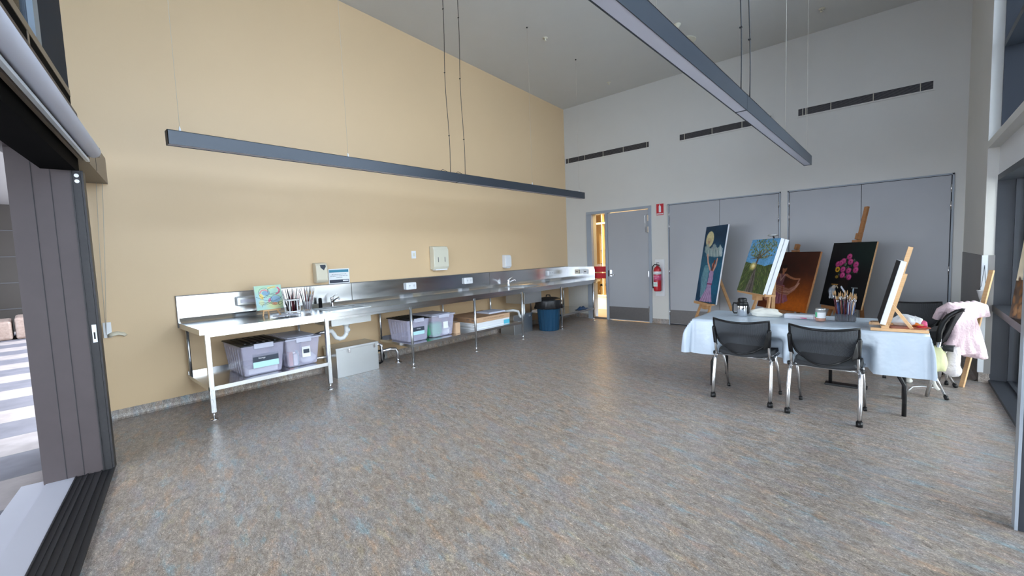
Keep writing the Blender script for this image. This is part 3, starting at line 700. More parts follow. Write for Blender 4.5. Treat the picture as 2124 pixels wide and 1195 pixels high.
mb = DB(); mb.b(.02, 1.03, .196, .23, 3.165, 4.9); struct('wall_2', mb, 'bluepanel')
mb = DB(); mb.b(1.03, 1.19, .192, .24, 3.165, 4.9); struct('trim_25', mb, 'palemull')
# bulkhead box with roller blind
mb = DB(); mb.b(-.02, SE, 0.0, .19, 2.325, 2.572); mb.b(SJ-.1, SE, .0, .018, 2.285, 2.33); P = struct('trim_15', mb, 'brown_frame')
mb = DB(); mb.b(.70, .704, -.002, 0, 2.33, 2.57); mb.b(1.05, 1.056, -.002, 0, 2.33, 2.57); mb.build('box_joint', 'gap', P)
mb = DB(); mb.b(SJ-.1, SE, .03, .21, 2.20, 2.33); mb.b(SJ-.1, SE, .019, .19, 2.314, 2.3245); struct('trim_16', mb, 'void')
bl = thing('roller_blind', 'rolled-up pale lilac roller blind along the head of the door opening', 'blind', dw(4, -.055, 2.47))
mb = MB(); n_ = 24; a, b_ = dw(1.33, -.052, 2.365), dw(SE, -.052, 2.365)
mb.tube([a-DU*.02, a-DU*.012, a, b_], [.028, .041, .046, .046], n_); wpart(mb, 'blind_roll', 'blind', bl)
mb = DB(); mb.b(1.32, SE, -.030, -.010, 2.288, 2.308); wpart(mb, 'bottom_rail', 'guard', bl)
mb = DB(); mb.b(1.295, 1.308, -.09, -.001, 2.33, 2.40); wpart(mb, 'end_bracket', 'brown_frame', bl)
mb = MB(); A_ = Vector((.05, -7.90, 2.33)); mb.tube([A_, Vector((.05, -7.93, 1.6)), Vector((.05, -7.945, .88))], .0022, 6)
mb.tube([Vector((.09, -7.86, 2.33)), Vector((.09, -7.90, 1.6)), Vector((.05, -7.945, .86))], .0022, 6)
wpart(mb, 'bead_chain', 'wire', bl)
cl = thing('chain_cleat', 'cream plastic chain tensioner fixed low on the tan wall by the door', 'cleat', (0, -7.90, .86))
mb = MB(); mb.box(0, .02, -.06, .0, -.03, .12); mb.build('bracket', 'whitepl', cl)
mb = MB(); mb.tube([(.02, -.03, -.01), (.035, .0, .0), (.03, .04, .005), (.012, .085, -.01), (.02, .10, -.03)], [.022, .026, .024, .024, .022], 12, sx=.5); mb.build('clip', 'creampl', cl)

# ---------------------------------------------------------------- outside on the left
struct('ground', MB().hexa([(-30, -40, -.12), dw(-12, 40, -.12), dw(30, 20, -.12), (14, -14, -.12)] + [(-30, -40, -.05), dw(-12, 40, -.05), dw(30, 20, -.05), (14, -14, -.05)]) if False else MB().box(-30, 20, -45, -7.6, -.16, -.05), 'pavers')
mb = MB(); mb.box(-12.3, -12, -30, -6, -.05, 6.5)
EW = struct('wall_1', mb, 'extwall')
mb = MB()
for z in (.55, 1.25, 1.95, 2.65, 3.35, 4.05): mb.box(-12.0, -11.985, -30, -6, z, z+.03)
mb.build('cladding_joint', 'gap', EW)
for k, (y0, y1, h, lb) in enumerate(((-9.55, -8.75, .40, 'banded sandstone bench block on the paving outside, nearer one'), (-8.70, -7.95, .47, 'paler sandstone block beside the jamb on the paving outside'))):
    tag(MB().box(-10.9, -9.75, y0, y1, -.05, h).build('sandstone_block', 'sandstone', bevel=.05, recenter=(-10.3, (y0+y1)/2, -.05)), lb, 'stone block', 'sandstone seating blocks outside')
# eaves over the opening, with unseen extra depth added to shade the paving
mb = DB(); mb.b(-16, 14, .45, 6.5, 3.35, 3.5); struct('trim_17', mb, 'soffit')

# ---------------------------------------------------------------- window wall on the right
XW = 6.48; YN = -1.95; YE = -8.9
mb = MB()
mb.box(XW, XW+.19, YN-.006, YN+.06, 0.0, 2.05); mb.box(XW+.12, XW+.19, YE, YN, 0, .045); mb.box(XW-.005, XW+.19, YE, YN, 0, .03); mb.box(XW, XW+.19, YE, YN, .735, .80)
mb.box(XW, XW+.19, YE, YN, 2.035, 2.09)
for y in (-5.0, -7.6): mb.box(XW+.02, XW+.19, y-.04, y+.04, 0, 2.05)
mb.box(XW+.12, XW+.19, YN-.03, YN, 0, 2.05); mb.box(6.67, 6.95, YN-.008, YN+.03, 0, 2.05)
struct('trim_18', mb, 'dark_frame')
struct('window_4', MB().box(XW+.15, XW+.156, YE, YN-.03, .045, 2.035), 'clearglass')
struct('trim_19', MB().box(XW+.005, XW+.19, YE, YN, 2.09, 2.36), 'whitepl')
struct('trim_20', MB().box(XR, XW+.19, YE, YN, 2.36, 2.43), 'white')
mb = MB(); mb.box(XW+.005, XW+.19, YN-.03, YN, 2.43, 5.4); mb.box(XW+.005, XW+.19, YE, YN, 3.30, 3.36)
for y in (-4.9, -7.5): mb.box(XW+.02, XW+.17, y-.03, y+.03, 2.43, 5.4)
struct('trim_21', mb, 'dark_frame')
struct('window_5', MB().box(XW+.15, XW+.156, YE, YN-.03, 2.43, 5.3), 'glass')
mb = MB(); mb.box(XW, 6.9, YN-.001, YN+.05, 2.05, 4.95); struct('trim_22', mb, 'white')
mb = MB(); mb.box(6.15+.10, 6.34, -5.19, -5.11, 0, cz(-5.15)); struct('trim_23', mb, 'dark_frame', bevel=.004)
struct('trim_24', MB().box(6.238, 6.25, -5.19, -5.11, 0, cz(-5.15)), 'frame_grey')
struct('wall_3', MB().box(15, 15.3, -25, 10, -.1, 2.6), 'extgrey')
struct('ground_2', MB().box(6.95, 20, -30, 8, -.16, -.06), 'extgrey')
# solid walls behind the camera that close the room
struct('wall_4', MB().box(XR, 7.0, -10.2, -8.9, 0, 5.4), 'white')

# ---------------------------------------------------------------- pictures
class Art:
    def __init__(s, W, H, base):
        s.W, s.H = W, H; s.a = np.zeros((H, W, 3)); s.a[:] = base
        s.U, s.V = np.meshgrid((np.arange(W)+.5)/W, (np.arange(H)+.5)/H)   # v up
        s.asp = H/W
    def blend(s, m, col, al=1):
        m = np.clip(m, 0, 1)[..., None]*al; s.a = s.a*(1-m)+np.array(col, float)*m
    def ell(s, cx, cy, rx, ry, col, rot=0, al=1, soft=.12):
        x = s.U-cx; y = (s.V-cy)*s.asp; c, t = math.cos(rot), math.sin(rot)
        xr = x*c+y*t; yr = -x*t+y*c; d = np.sqrt((xr/rx)**2+(yr/(ry*s.asp))**2)
        s.blend((1-d)/soft+.5, col, al)
    def line(s, pts, w0, col, w1=None, al=1):
        w1 = w0 if w1 is None else w1; n = len(pts)-1; best = np.zeros_like(s.U)
        for k in range(n):
            (x0, y0), (x1, y1) = pts[k], pts[k+1]; y0 *= s.asp; y1 *= s.asp
            dx, dy = x1-x0, y1-y0; L2 = dx*dx+dy*dy+1e-9
            t = np.clip(((s.U-x0)*dx+(s.V*s.asp-y0)*dy)/L2, 0, 1)
            d = np.hypot(s.U-x0-t*dx, s.V*s.asp-y0-t*dy); wd = (w0+(w1-w0)*(k+t)/n)/2
            best = np.maximum(best, np.clip((wd-d)/(.5/s.W)+.5, 0, 1))
        s.blend(best, col, al)
    def poly(s, pts, col, al=1):
        ins = np.zeros(s.U.shape, bool); n = len(pts)
        for i in range(n):
            (x0, y0), (x1, y1) = pts[i], pts[(i+1) % n]
            if y0 == y1: continue
            c = ((y0 > s.V) != (y1 > s.V)) & (s.U < (x1-x0)*(s.V-y0)/(y1-y0)+x0); ins ^= c
        s.blend(ins.astype(float), col, al)
    def noise(s, amp, cell=4):
        rs = np.random.RandomState(3)
        g = rs.rand(s.H//cell+2, s.W//cell+2); yi = np.arange(s.H)/cell; xi = np.arange(s.W)/cell
        y0 = yi.astype(int); x0 = xi.astype(int); fy = (yi-y0)[:, None]; fx = (xi-x0)[None]
        v = (g[y0][:, x0]*(1-fy)*(1-fx)+g[y0+1][:, x0]*fy*(1-fx)+g[y0][:, x0+1]*(1-fy)*fx+g[y0+1][:, x0+1]*fy*fx)
        s.a = s.a*(1+(v-.5)[..., None]*amp)
    def panel(s, name, w_, h_, parent, y=-.0012, x0=None, z0=0, label=None):
        W, H = s.W, s.H; x0 = -w_/2 if x0 is None else x0
        xs = x0+np.arange(W+1)/W*w_; zs = z0+np.arange(H+1)/H*h_
        X, Z = np.meshgrid(xs, zs); co = np.stack([X, np.full_like(X, y), Z], -1).reshape(-1, 3)
        i = np.arange(H*W); r = i//W; c = i % W; a = r*(W+1)+c
        F = np.stack([a, a+1, a+W+2, a+W+1], -1)
        me = bpy.data.meshes.new(name); me.from_pydata(co.tolist(), [], F.tolist())
        col = np.clip(s.a/255, 0, 1); col = np.where(col <= .04045, col/12.92, ((col+.055)/1.055)**2.4)
        at = me.color_attributes.new('paint', 'FLOAT_COLOR', 'CORNER')
        c4 = np.concatenate([col.reshape(-1, 3), np.ones((H*W, 1))], 1); at.data.foreach_set('color', np.repeat(c4, 4, 0).astype(np.float32).ravel())
        me.materials.append(M['art']); ob = bpy.data.objects.new(name, me); COL.objects.link(ob); ob.parent = parent
        if label: ob['label'] = label
        return ob
def canvas_thing(label, base, az, tilt, w_, h_, d, art, side='canvaswhite', name='painting', extra=None):
    t = thing(name, label, 'painting', base, rad(az+90), rotx=-rad(tilt))
    MB().box(-w_/2, w_/2, 0, d, 0, h_).build('stretched_canvas', side, t, bevel=.002)
    art.panel('painted_surface', w_, h_, t)
    return t
def ctube(a, pts, w, col, al=1): a.line(pts, w, col, al=al)
# moon
def art_moon():
    a = Art(90, 165, (22, 62, 92)); a.noise(.35, 12)
    a.ell(.55, .80, .6, .25, (18, 48, 76), al=.6, soft=.8); a.ell(.7, .35, .5, .35, (30, 120, 150), al=.55, soft=.9)
    a.ell(.15, .5, .3, .2, (60, 130, 150), al=.4, soft=.8)
    a.ell(.27, .83, .185, .105, (214, 206, 160)); a.ell(.25, .80, .10, .05, (196, 178, 140), al=.7, soft=.6); a.ell(.24, .79, .05, .02, (170, 120, 110), al=.6, soft=.6)
    for k in range(14):
        x = .12+k*.052; a.line([(x, .72+.03*math.sin(k)), (x+.06, .66+.03*math.cos(k*1.3)), (x+.12, .62)], .07, (150+6*(k % 4), 172, 170), al=.8)
    a.poly([(.12, .74), (.35, .70), (.62, .66), (.78, .74), (.93, .66), (.86, .60), (.60, .59), (.30, .62), (.10, .66)], (150, 172, 172), .8)
    a.poly([(.78, .75), (.93, .70), (.95, .60), (.80, .62)], (190, 205, 210), .8)
    for k in range(10): a.line([(.2+.07*k, .70-.01*k % .05), (.26+.07*k, .60)], .012, (205, 212, 205) if k % 2 else (96, 120, 126), al=.9)
    a.poly([(.22, .06), (.12, .30), (.22, .48), (.48, .50), (.44, .20), (.35, .02)], (120, 165, 176), .65)
    for k in range(8): a.line([(.2+.03*k, .05), (.22+.03*k, .45)], .01, (170, 200, 205), al=.5)
    a.line([(.28, .62), (.36, .52), (.50, .43)], .06, (206, 160, 140)); a.line([(.76, .57), (.74, .49), (.66, .42)], .055, (206, 160, 140))
    a.ell(.63, .49, .07, .032, (200, 140, 122)); a.line([(.66, .54), (.62, .47), (.58, .40)], .07, (120, 56, 40))
    a.poly([(.50, .42), (.68, .41), (.70, .30), (.66, .22), (.80, .02), (.20, .0), (.45, .18), (.48, .30)], (168, 140, 178))
    for k in range(9): a.line([(.52+.02*k, .20), (.28+.062*k, .01)], .012, (206, 180, 208) if k % 2 else (124, 100, 146))
    a.line([(.47, .245), (.68, .245)], .03, (130, 60, 100)); a.noise(.14, 3); return a
def art_tree():
    a = Art(130, 130, (96, 158, 205)); a.noise(.15, 10); rs = random.Random(5)
    a.poly([(0, 0), (1, 0), (1, .55), (.75, .50), (.5, .53), (.25, .54), (0, .57)], (66, 84, 44))
    for k in range(330):
        x, y = rs.random(), rs.random()*.54; a.line([(x, y), (x+rs.uniform(-.05, .05)+(x-.45)*.14, y-.07)], .010, rs.choice([(104, 122, 58), (40, 56, 30), (84, 92, 66), (136, 140, 80), (58, 50, 38)]), al=.8)
    a.poly([(.30, 0), (.62, 0), (.54, .25), (.47, .46), (.41, .46), (.40, .25)], (84, 78, 74))
    for k in range(30): a.line([(.42+rs.uniform(-.02, .05), .45), (.46+rs.uniform(-.16, .16), 0)], .008, rs.choice([(58, 50, 46), (124, 116, 110)]))
    a.line([(.42, .50), (.44, .62), (.46, .76)], .06, (92, 72, 66))
    for (x, y) in ((.1, .70), (.2, .85), (.3, .97), (.5, .98), (.68, .92), (.8, .80), (.92, .9), (.78, .66), (.95, .70), (.15, .62)):
        a.line([(.445, .64), ((x+.45)/2+.02, (y+.66)/2), (x, y)], .025, (88, 70, 62), .008)
    for k in range(520):
        an = rs.uniform(0, 2*PI); r = math.sqrt(rs.random()); x = .5+.48*r*math.cos(an); y = .82+.20*r*math.sin(an)
        if rs.random() < .45: continue
        a.ell(x, y, .018, .012, rs.choice([(92, 112, 56), (66, 88, 44), (124, 136, 82), (150, 150, 110)]), rs.uniform(0, 3), .85, .6)
    a.ell(.34, .49, .10, .065, (226, 204, 120), soft=.9); a.ell(.34, .49, .05, .03, (250, 240, 190), soft=.7); a.noise(.2, 2); return a
def art_dancer():
    a = Art(140, 130, (62, 26, 14)); a.noise(.2, 10)
    a.ell(.72, .02, .5, .42, (176, 86, 14), al=.85, soft=1.1); a.ell(.72, .0, .3, .2, (200, 104, 20), al=.6, soft=1.0); a.ell(.2, .7, .4, .5, (48, 18, 12), al=.6, soft=.9)
    sk = (168, 108, 78)
    a.poly([(.22, .42), (.48, .42), (.62, .16), (.50, .10), (.28, .08), (.12, .18)], (146, 86, 104))
    for k in range(12): a.line([(.28+.015*k, .40), (.16+.035*k, .11)], .010, (180, 124, 136) if k % 2 else (104, 56, 76))
    a.ell(.19, .20, .10, .075, (178, 128, 96), al=.8)
    a.poly([(.30, .62), (.46, .62), (.44, .42), (.27, .42)], (120, 76, 84)); a.line([(.32, .60), (.26, .50), (.22, .40)], .05, sk); a.line([(.35, .60), (.38, .50), (.44, .60)], .018, (188, 150, 140))
    a.line([(.47, .60), (.56, .56), (.66, .535), (.75, .54)], .04, sk, .022); a.ell(.405, .70, .045, .06, sk); a.ell(.40, .745, .05, .035, (30, 14, 10)); a.line([(.40, .62), (.40, .66)], .04, sk)
    for k in range(8): a.line([(.28, .41-.01*k), (.42, .40-.018*k), (.58, .36-.014*k), (.70, .42-.008*k), (.745, .53)], .022, ((176, 122, 106) if k % 2 else (140, 88, 74)), al=.85)
    a.line([(.70, .42), (.755, .47), (.72, .40), (.60, .31), (.45, .31)], .018, (190, 140, 120))
    a.line([(.44, .40), (.48, .25), (.50, .08)], .018, (146, 70, 40)); a.noise(.12, 3); return a
def art_roses():
    a = Art(120, 150, (10, 10, 12)); a.ell(.8, .85, .4, .25, (10, 34, 30), al=.7, soft=1); rs = random.Random(2)
    for k in range(120):
        an = rs.uniform(0, 2*PI); r = math.sqrt(rs.random()); a.ell(.47+.27*r*math.cos(an), .60+.15*r*math.sin(an), .020, .010, rs.choice([(34, 60, 36), (60, 86, 56), (110, 120, 100), (24, 40, 26)]), rs.uniform(0, 3), .8, .5)
    for (x, y) in ((.47, .78), (.35, .71), (.52, .70), (.23, .66), (.66, .66), (.68, .58), (.38, .58), (.52, .565), (.40, .49), (.56, .465), (.30, .68)):
        a.ell(x, y, .062, .046, (150, 44, 96)); a.ell(x+.01, y+.008, .040, .030, (184, 78, 128), soft=.5); a.ell(x, y, .018, .013, (130, 28, 80), soft=.5)
    a.ell(.25, .575, .055, .042, (190, 140, 30)); a.ell(.25, .575, .026, .02, (70, 36, 14)); a.ell(.27, .46, .04, .025, (150, 120, 40), al=.8)
    a.ell(.46, .36, .13, .09, (34, 22, 18), al=.8, soft=.5)
    a.ell(.23, .24, .085, .065, (150, 158, 168), soft=.5); a.line([(.20, .22), (.22, .13)], .05, (186, 190, 196)); a.line([(.27, .22), (.28, .13)], .045, (170, 176, 184)); a.ell(.26, .30, .05, .03, (180, 170, 160)); a.line([(.19, .34), (.34, .34)], .02, (150, 110, 50)); a.line([(.36, .29), (.32, .32)], .02, (210, 190, 160))
    a.line([(.44, .31), (.60, .20)], .035, (210, 214, 226)); a.line([(.73, .30), (.76, .10)], .030, (170, 190, 206)); a.line([(.68, .31), (.82, .31)], .018, (120, 124, 124)); a.line([(.72, .08), (.82, .085)], .014, (90, 94, 98)); a.noise(.15, 3); return a
def art_abstract():
    a = Art(110, 110, (178, 214, 196)); a.noise(.10, 14)
    a.ell(.25, .75, .3, .3, (190, 222, 190), soft=.8); a.ell(.15, .4, .3, .3, (168, 204, 214), al=.8, soft=.8); a.ell(.7, .2, .3, .2, (226, 222, 150), al=.7, soft=.8); a.ell(.2, .3, .1, .12, (232, 224, 150), al=.6, soft=.6)
    a.poly([(.48, .85), (.78, .87), (.80, .97), (.48, .93)], (226, 216, 150)); a.ell(.72, .40, .20, .14, (150, 184, 206)); a.ell(.40, .68, .15, .10, (140, 176, 200)); a.ell(.22, .55, .07, .12, (236, 212, 130), .3)
    a.line([(.18, .70), (.25, .80), (.38, .82), (.46, .76)], .05, (224, 150, 160)); a.line([(.86, .88), (.92, .80), (.88, .66), (.78, .62)], .06, (222, 120, 140)); a.ell(.50, .38, .05, .09, (214, 130, 160), -.4); a.ell(.68, .22, .10, .06, (226, 160, 120))
    k = (60, 62, 66)
    def arc(cx, cy, rx, ry, t0, t1, w=.010): a.line([(cx+rx*math.cos(t0+(t1-t0)*i/20), cy+ry*math.sin(t0+(t1-t0)*i/20)) for i in range(21)], w, k)
    arc(.33, .70, .20, .20, 0, 5.5); arc(.70, .75, .24, .16, 1.2, 6.8); arc(.74, .40, .20, .17, 0, 5.0); arc(.30, .40, .3, .2, 4.2, 7.6); arc(.45, .15, .25, .12, .3, 3.4); arc(.58, .55, .4, .2, 3.6, 6.1); arc(.70, .24, .14, .08, 0, 6.3)
    a.line([(.02, .55), (.2, .45), (.5, .62), (.95, .70)], .010, k); a.line([(.1, .3), (.45, .28), (.6, .2)], .010, k)
    for t0 in (0, 2, 4): arc(.88, .20, .10-.025*t0/2, .08-.02*t0/2, t0, t0+2.4, .012)
    return a
def art_beach():
    a = Art(80, 130, (222, 208, 180)); a.noise(.08, 10); rs = random.Random(4)
    a.poly([(.10, .22), (.30, .55), (.22, .80), (.6, .95), (1, .9), (1, 0), (.1, 0)], (70, 166, 182)); a.poly([(.25, .3), (.5, .35), (.9, .75), (.6, .8), (.4, .5)], (150, 206, 200), .5)
    a.poly([(0, 0), (1, 0), (1, .26), (.5, .29), (0, .27)], (92, 74, 62))
    for k in range(70):
        x, y = rs.random(), rs.uniform(.02, .28); a.ell(x, y, .05, .018, rs.choice([(120, 82, 50), (150, 104, 66), (70, 50, 40), (176, 130, 88)]), rs.uniform(0, 3), .8, .5)
    a.noise(.12, 5); return a
def art_plain():
    a = Art(30, 40, (20, 22, 26)); a.noise(.2, 6); return a

def easel(label, base, az, tilt, zt, mast_top, m='easel', foot_w=.28, rear=.60, front=.14, traw=.22, head=True, name='easel', ztray=None):
    """base: floor point below the canvas foot; local -Y faces the viewer of the picture"""
    t = thing(name, label, 'easel', (base[0], base[1], 0), rad(az+90), group=None)
    ct, st_ = math.cos(rad(tilt)), math.sin(rad(tilt))
    off = .055
    def P(x, l, d=0): return Vector((x, off+st_*l+d*ct, zt+ct*l-d*st_))
    L_ = (mast_top-zt)/ct
    mb = MB(); mb.bar(P(0, -.10), P(0, L_), .055, .028, Vector((0, -1, .2))); mb.build('mast', m, t)
    for s_ in (-1, 1):
        mb = MB(); mb.bar(P(s_*.05, min(L_*.72, .62), .03), Vector((s_*foot_w, -front, .0)), .024, .045, Vector((1, 0, 0))); mb.build('leg', m, t)
    mb = MB(); mb.bar(P(0, min(L_*.80, .70), .05), Vector((0, rear, 0)), .045, .022, Vector((1, 0, 0))); mb.build('leg', m, t)
    mb = MB(); mb.box(-traw, traw, -.075, .05, zt-.026, zt-.002); mb.box(-traw, traw, -.082, -.074, zt-.03, zt+.012); mb.box(-.06, .06, -.03, .05, zt-.11, zt-.026); mb.build('tray', m, t)
    k = (zt-.25)/zt
    mb = MB(); mb.bar(Vector((-foot_w*.62, -front*.40, zt*.55)), Vector((foot_w*.62, -front*.40, zt*.55)), .02, .05, Vector((0, 1, 0))); mb.build('crossbar', m, t)
    return t, P, L_
def head_clamp(t, P, l, m):
    mb = MB(); mb.bar(P(0, l, -.01)+Vector((-.05, -.02, 0)), P(0, l, -.01)+Vector((.05, -.02, 0)), .05, .03, Vector((0, 0, 1))); mb.bar(P(0, l+.02, -.02), P(0, l+.10, -.02), .05, .05, Vector((1, 0, 0))); mb.build('canvas_clamp', m, t)

# moon
B = Vector((3.309, -.75, .559)); canvas_thing('tall narrow painting of a figure in lilac reaching up to a full moon', B, 223.9, 9.4, .72, 1.309, .022, art_moon())
easel('light wooden easel holding the tall moon painting', B, 223.9, 9.4, .557, 1.25, traw=.24, foot_w=.26, rear=.62)
# tree with a second canvas behind it
B = Vector((4.222, -1.75, .847)); t = canvas_thing('painting of a gnarled green tree with glowing sun at its root', B, 218.1, 17.2, .748, .761, .045, art_tree())
n_ = Vector((math.cos(rad(218.1)), math.sin(rad(218.1)), 0))
ct, st_ = math.cos(rad(17.2)), math.sin(rad(17.2))
t2 = thing('blank_canvas', 'white-edged deep canvas stacked directly behind the tree painting', 'canvas', B-n_*.055*ct-Vector((0, 0, .055*st_)), rad(218.1+90), rotx=-rad(17.2))
MB().box(-.374, .374, 0, .05, .0, .761).build('stretched_canvas', 'canvaswhite', t2, bevel=.002)
e, P_, L_ = easel('light wooden easel holding the tree painting', B-n_*.10, 218.1, 17.2, .845, 1.40, traw=.40, foot_w=.33, rear=.20, front=.10)
t = thing('clip_light', 'small dark clip-on light above the tree painting', 'light', (4.47, -1.56, 1.615))
mb = MB(); mb.lathe([(.03, -.008), (.062, .0), (.064, .012), (.05, .02), (.001, .022)], n=24); mb.build('lamp_head', 'steel_dull', t)
mb = MB(); mb.tube([(0, 0, .0), (.02, .01, -.05), (.02, .02, -.10)], .010, 8); mb.build('clip', 'black', t)
# dancer
B = Vector((4.453, -1.0, .532)); canvas_thing('dark red-brown painting of a dancer holding out a long pink scarf', B, 231.8, 15.8, .915, .874, .03, art_dancer(), side='easeldark')
e, P_, L_ = easel('brown wooden easel behind the table holding the dancer painting', B, 231.8, 15.8, .530, 1.36, m='easeldark', foot_w=.30, rear=.34); head_clamp(e, P_, .885, 'easeldark')
# roses
B = Vector((5.171, -1.10, .615)); canvas_thing('black painting of pink roses in a vase above a pale cat', B, 223.3, 12.8, .713, .889, .022, art_roses(), side='pine')
e, P_, L_ = easel('tall brown wooden easel holding the rose painting', B, 223.3, 12.8, .613, 1.95, m='easeldark', foot_w=.28, rear=.36); head_clamp(e, P_, .905, 'easeldark')
# desk easel and dark canvas on the table
TZ = .735
AZ = 184
t = thing('desk_easel', 'small light wooden desk easel standing on the table corner', 'easel', (5.69, -3.50, TZ), rad(AZ+90))
mb = MB(); mb.bar((-.02, 0, .02), (-.02, .155, .69), .032, .020, Vector((1, 0, 0))); mb.build('mast', 'pine', t)
mb = MB(); mb.bar((-.02, .0, .02), (-.02, .105, .47), .07, .030, Vector((1, 0, 0))); mb.build('mast_sleeve', 'pine', t)
for x_ in (.18, -.16): mb = MB(); mb.box(x_-.016, x_+.016, -.10, .26, 0, .022); mb.build('base_rail', 'pine', t)
mb = MB(); mb.box(-.16, .18, -.03, .02, .022, .036); mb.build('base_board', 'pine', t)
for s_ in (-1, 1): mb = MB(); mb.bar((s_*.035-.02, .045, .20), (s_*.05+.01, .17, .01), .012, .022); mb.build('brace', 'pine', t)
mb = MB(); mb.box(-.05, .05, -.085, -.012, .03, .05); mb.build('tray', 'pine', t)
canvas_thing('black-faced canvas seen nearly edge-on on the desk easel', Vector((5.648, -3.46, TZ+.052)), AZ, 13, .40, .54, .038, art_plain())
# leaning canvas on the window transom
canvas_thing('teal and cream painting with brown curls leaning in the right-hand window', Vector((6.56, -3.20, .805)), 198, 6, .56, 1.15, .02, art_beach())
# ---------------------------------------------------------------- things on the bench
t = thing('tabletop_easel', 'tiny light wooden tripod easel holding the abstract painting', 'easel', (.30, -6.55, BT), rad(90))
mb = MB(); mb.bar((0, .04, .0), (0, .085, .335), .018, .012, Vector((1, 0, 0))); mb.build('mast', 'pine', t)
for s_ in (-1, 1): mb = MB(); mb.bar((s_*.02, .06, .20), (s_*.10, -.03, 0), .012, .012, Vector((1, 0, 0))); mb.build('leg', 'pine', t)
mb = MB(); mb.box(-.10, .10, -.045, .045, .055, .072); mb.build('tray', 'pine', t)
t.rotation_euler = (0, 0, rad(98))
t = canvas_thing('small pastel abstract painting with black curling lines on the bench', Vector((.325, -6.55, BT+.073)), 8, 8, .305, .28, .016, art_abstract())
def brush(m, L_, name='paint_brush', tip='bristle'):
    mb = MB(); mb.tube([(0, 0, 0), (0, 0, L_*.5), (0, 0, L_*.72)], [.0022, .0042, .0035], 7)
    mb.mi = 1; mb.tube([(0, 0, L_*.72), (0, 0, L_*.84)], .0036, 7); mb.mi = 2; mb.tube([(0, 0, L_*.84), (0, 0, L_*.92), (0, 0, L_)], [.004, .0055, .0015], 7)
    return mb.build(name, [M[m], M['ferrule'], M[tip]])
def slim(m, L_):
    mb = MB(); mb.tube([(0, 0, .03), (0, 0, L_*.35), (0, 0, L_*.6), (0, 0, L_)], [.0035, .0048, .0034, .0014], 7)
    mb.mi = 1; mb.tube([(0, 0, .012), (0, 0, .03)], .0036, 7); return mb.build('paint_brush', [M[m], M['bristle']])
protos = [brush(m, L_) for m, L_ in (('blackbrush', .27), ('maroon', .29), ('bluebrush', .24), ('whitebrush', .25), ('easel', .26))]+[slim('blackbrush', .30), slim('maroon', .285)]
used = [False]*7
def brushes(cx, cy, z, rx, ry, n, kinds, label, group, lean=.28, up=True):
    rnd = random.Random(int(cx*1000))
    for k in range(n):
        i = rnd.choice(kinds)
        if used[i]: o = protos[i].copy(); COL.objects.link(o)
        else: o = protos[i]; used[i] = True
        a = rnd.uniform(0, 2*PI); r = math.sqrt(rnd.random())
        dx, dy = math.cos(a)*r, math.sin(a)*r
        o.location = (cx+dx*rx*.55, cy+dy*ry*.55, z)
        v = Vector((dx*lean*.5, dy*lean, 1)).normalized(); o.rotation_euler = v.to_track_quat('Z', 'Y').to_euler(); tag(o, label, 'paint brush', group)
def brush_rack(x, y):
    t = thing('brush_rack', 'round white-ringed brush rack full of brushes on the bench', 'brush holder', (x, y, BT))
    for z in (.03, .165):
        mb = MB(); n = 28
        mb.lathe([(.074, z), (.082, z), (.082, z+.016), (.074, z+.016), (.074, z)], n=n); mb.build('ring', 'whitepl', t)
    for k in range(6): mb = MB(); a = k*PI/3+.3; mb.tube([(.079*math.cos(a), .079*math.sin(a), 0), (.079*math.cos(a), .079*math.sin(a), .18)], .006, 8); mb.build('post', 'whitepl', t)
    mb = MB(); mb.lathe([(.001, .0), (.074, 0), (.074, .006), (.001, .006)]); mb.build('base_plate', 'whitepl', t)
brush_rack(.50, -6.375)
brushes(.50, -6.375, BT+.008, .09, .09, 30, (5, 5, 5, 6, 6, 2), 'dark long paint brush standing in the white-ringed rack on the bench', 'brushes in the white-ringed rack')
t = thing('brush_cup', 'clear plastic cup of brushes right of the white-ringed rack', 'cup', (.45, -6.185, BT))
mb = MB(); mb.lathe([(.001, .004), (.048, .004), (.05, .0), (.058, .13), (.060, .132)], n=24); mb.build('cup', 'clearcup', t)
brushes(.45, -6.185, BT+.008, .05, .05, 22, (5, 5, 6, 6, 3), 'dark paint brush standing in the clear cup on the bench', 'brushes in the clear cup')
rg = thing('folded_cloth', 'small lilac-grey cloth lying flat in front of the tiny easel', 'cloth', (.62, -6.50, BT+.007))
MB().grid(lambda u, v: Vector(((v-.5)*.17+.01*math.sin(u*9), (u-.5)*.26+.012*math.sin(v*8), .006+.006*math.sin(u*14+v*9)**2)), 24, 14).build('cloth_sheet', 'blind', rg, solid=.003)
tag(MB().lathe([(.022, 0), (.024, .01), (.022, .12), (.012, .13), (.001, .131)], n=18).build('pump_bottle', 'blackmat', loc=(.10, -5.87, BT)), 'small dark bottle at the splashback beside the left tap', 'bottle')

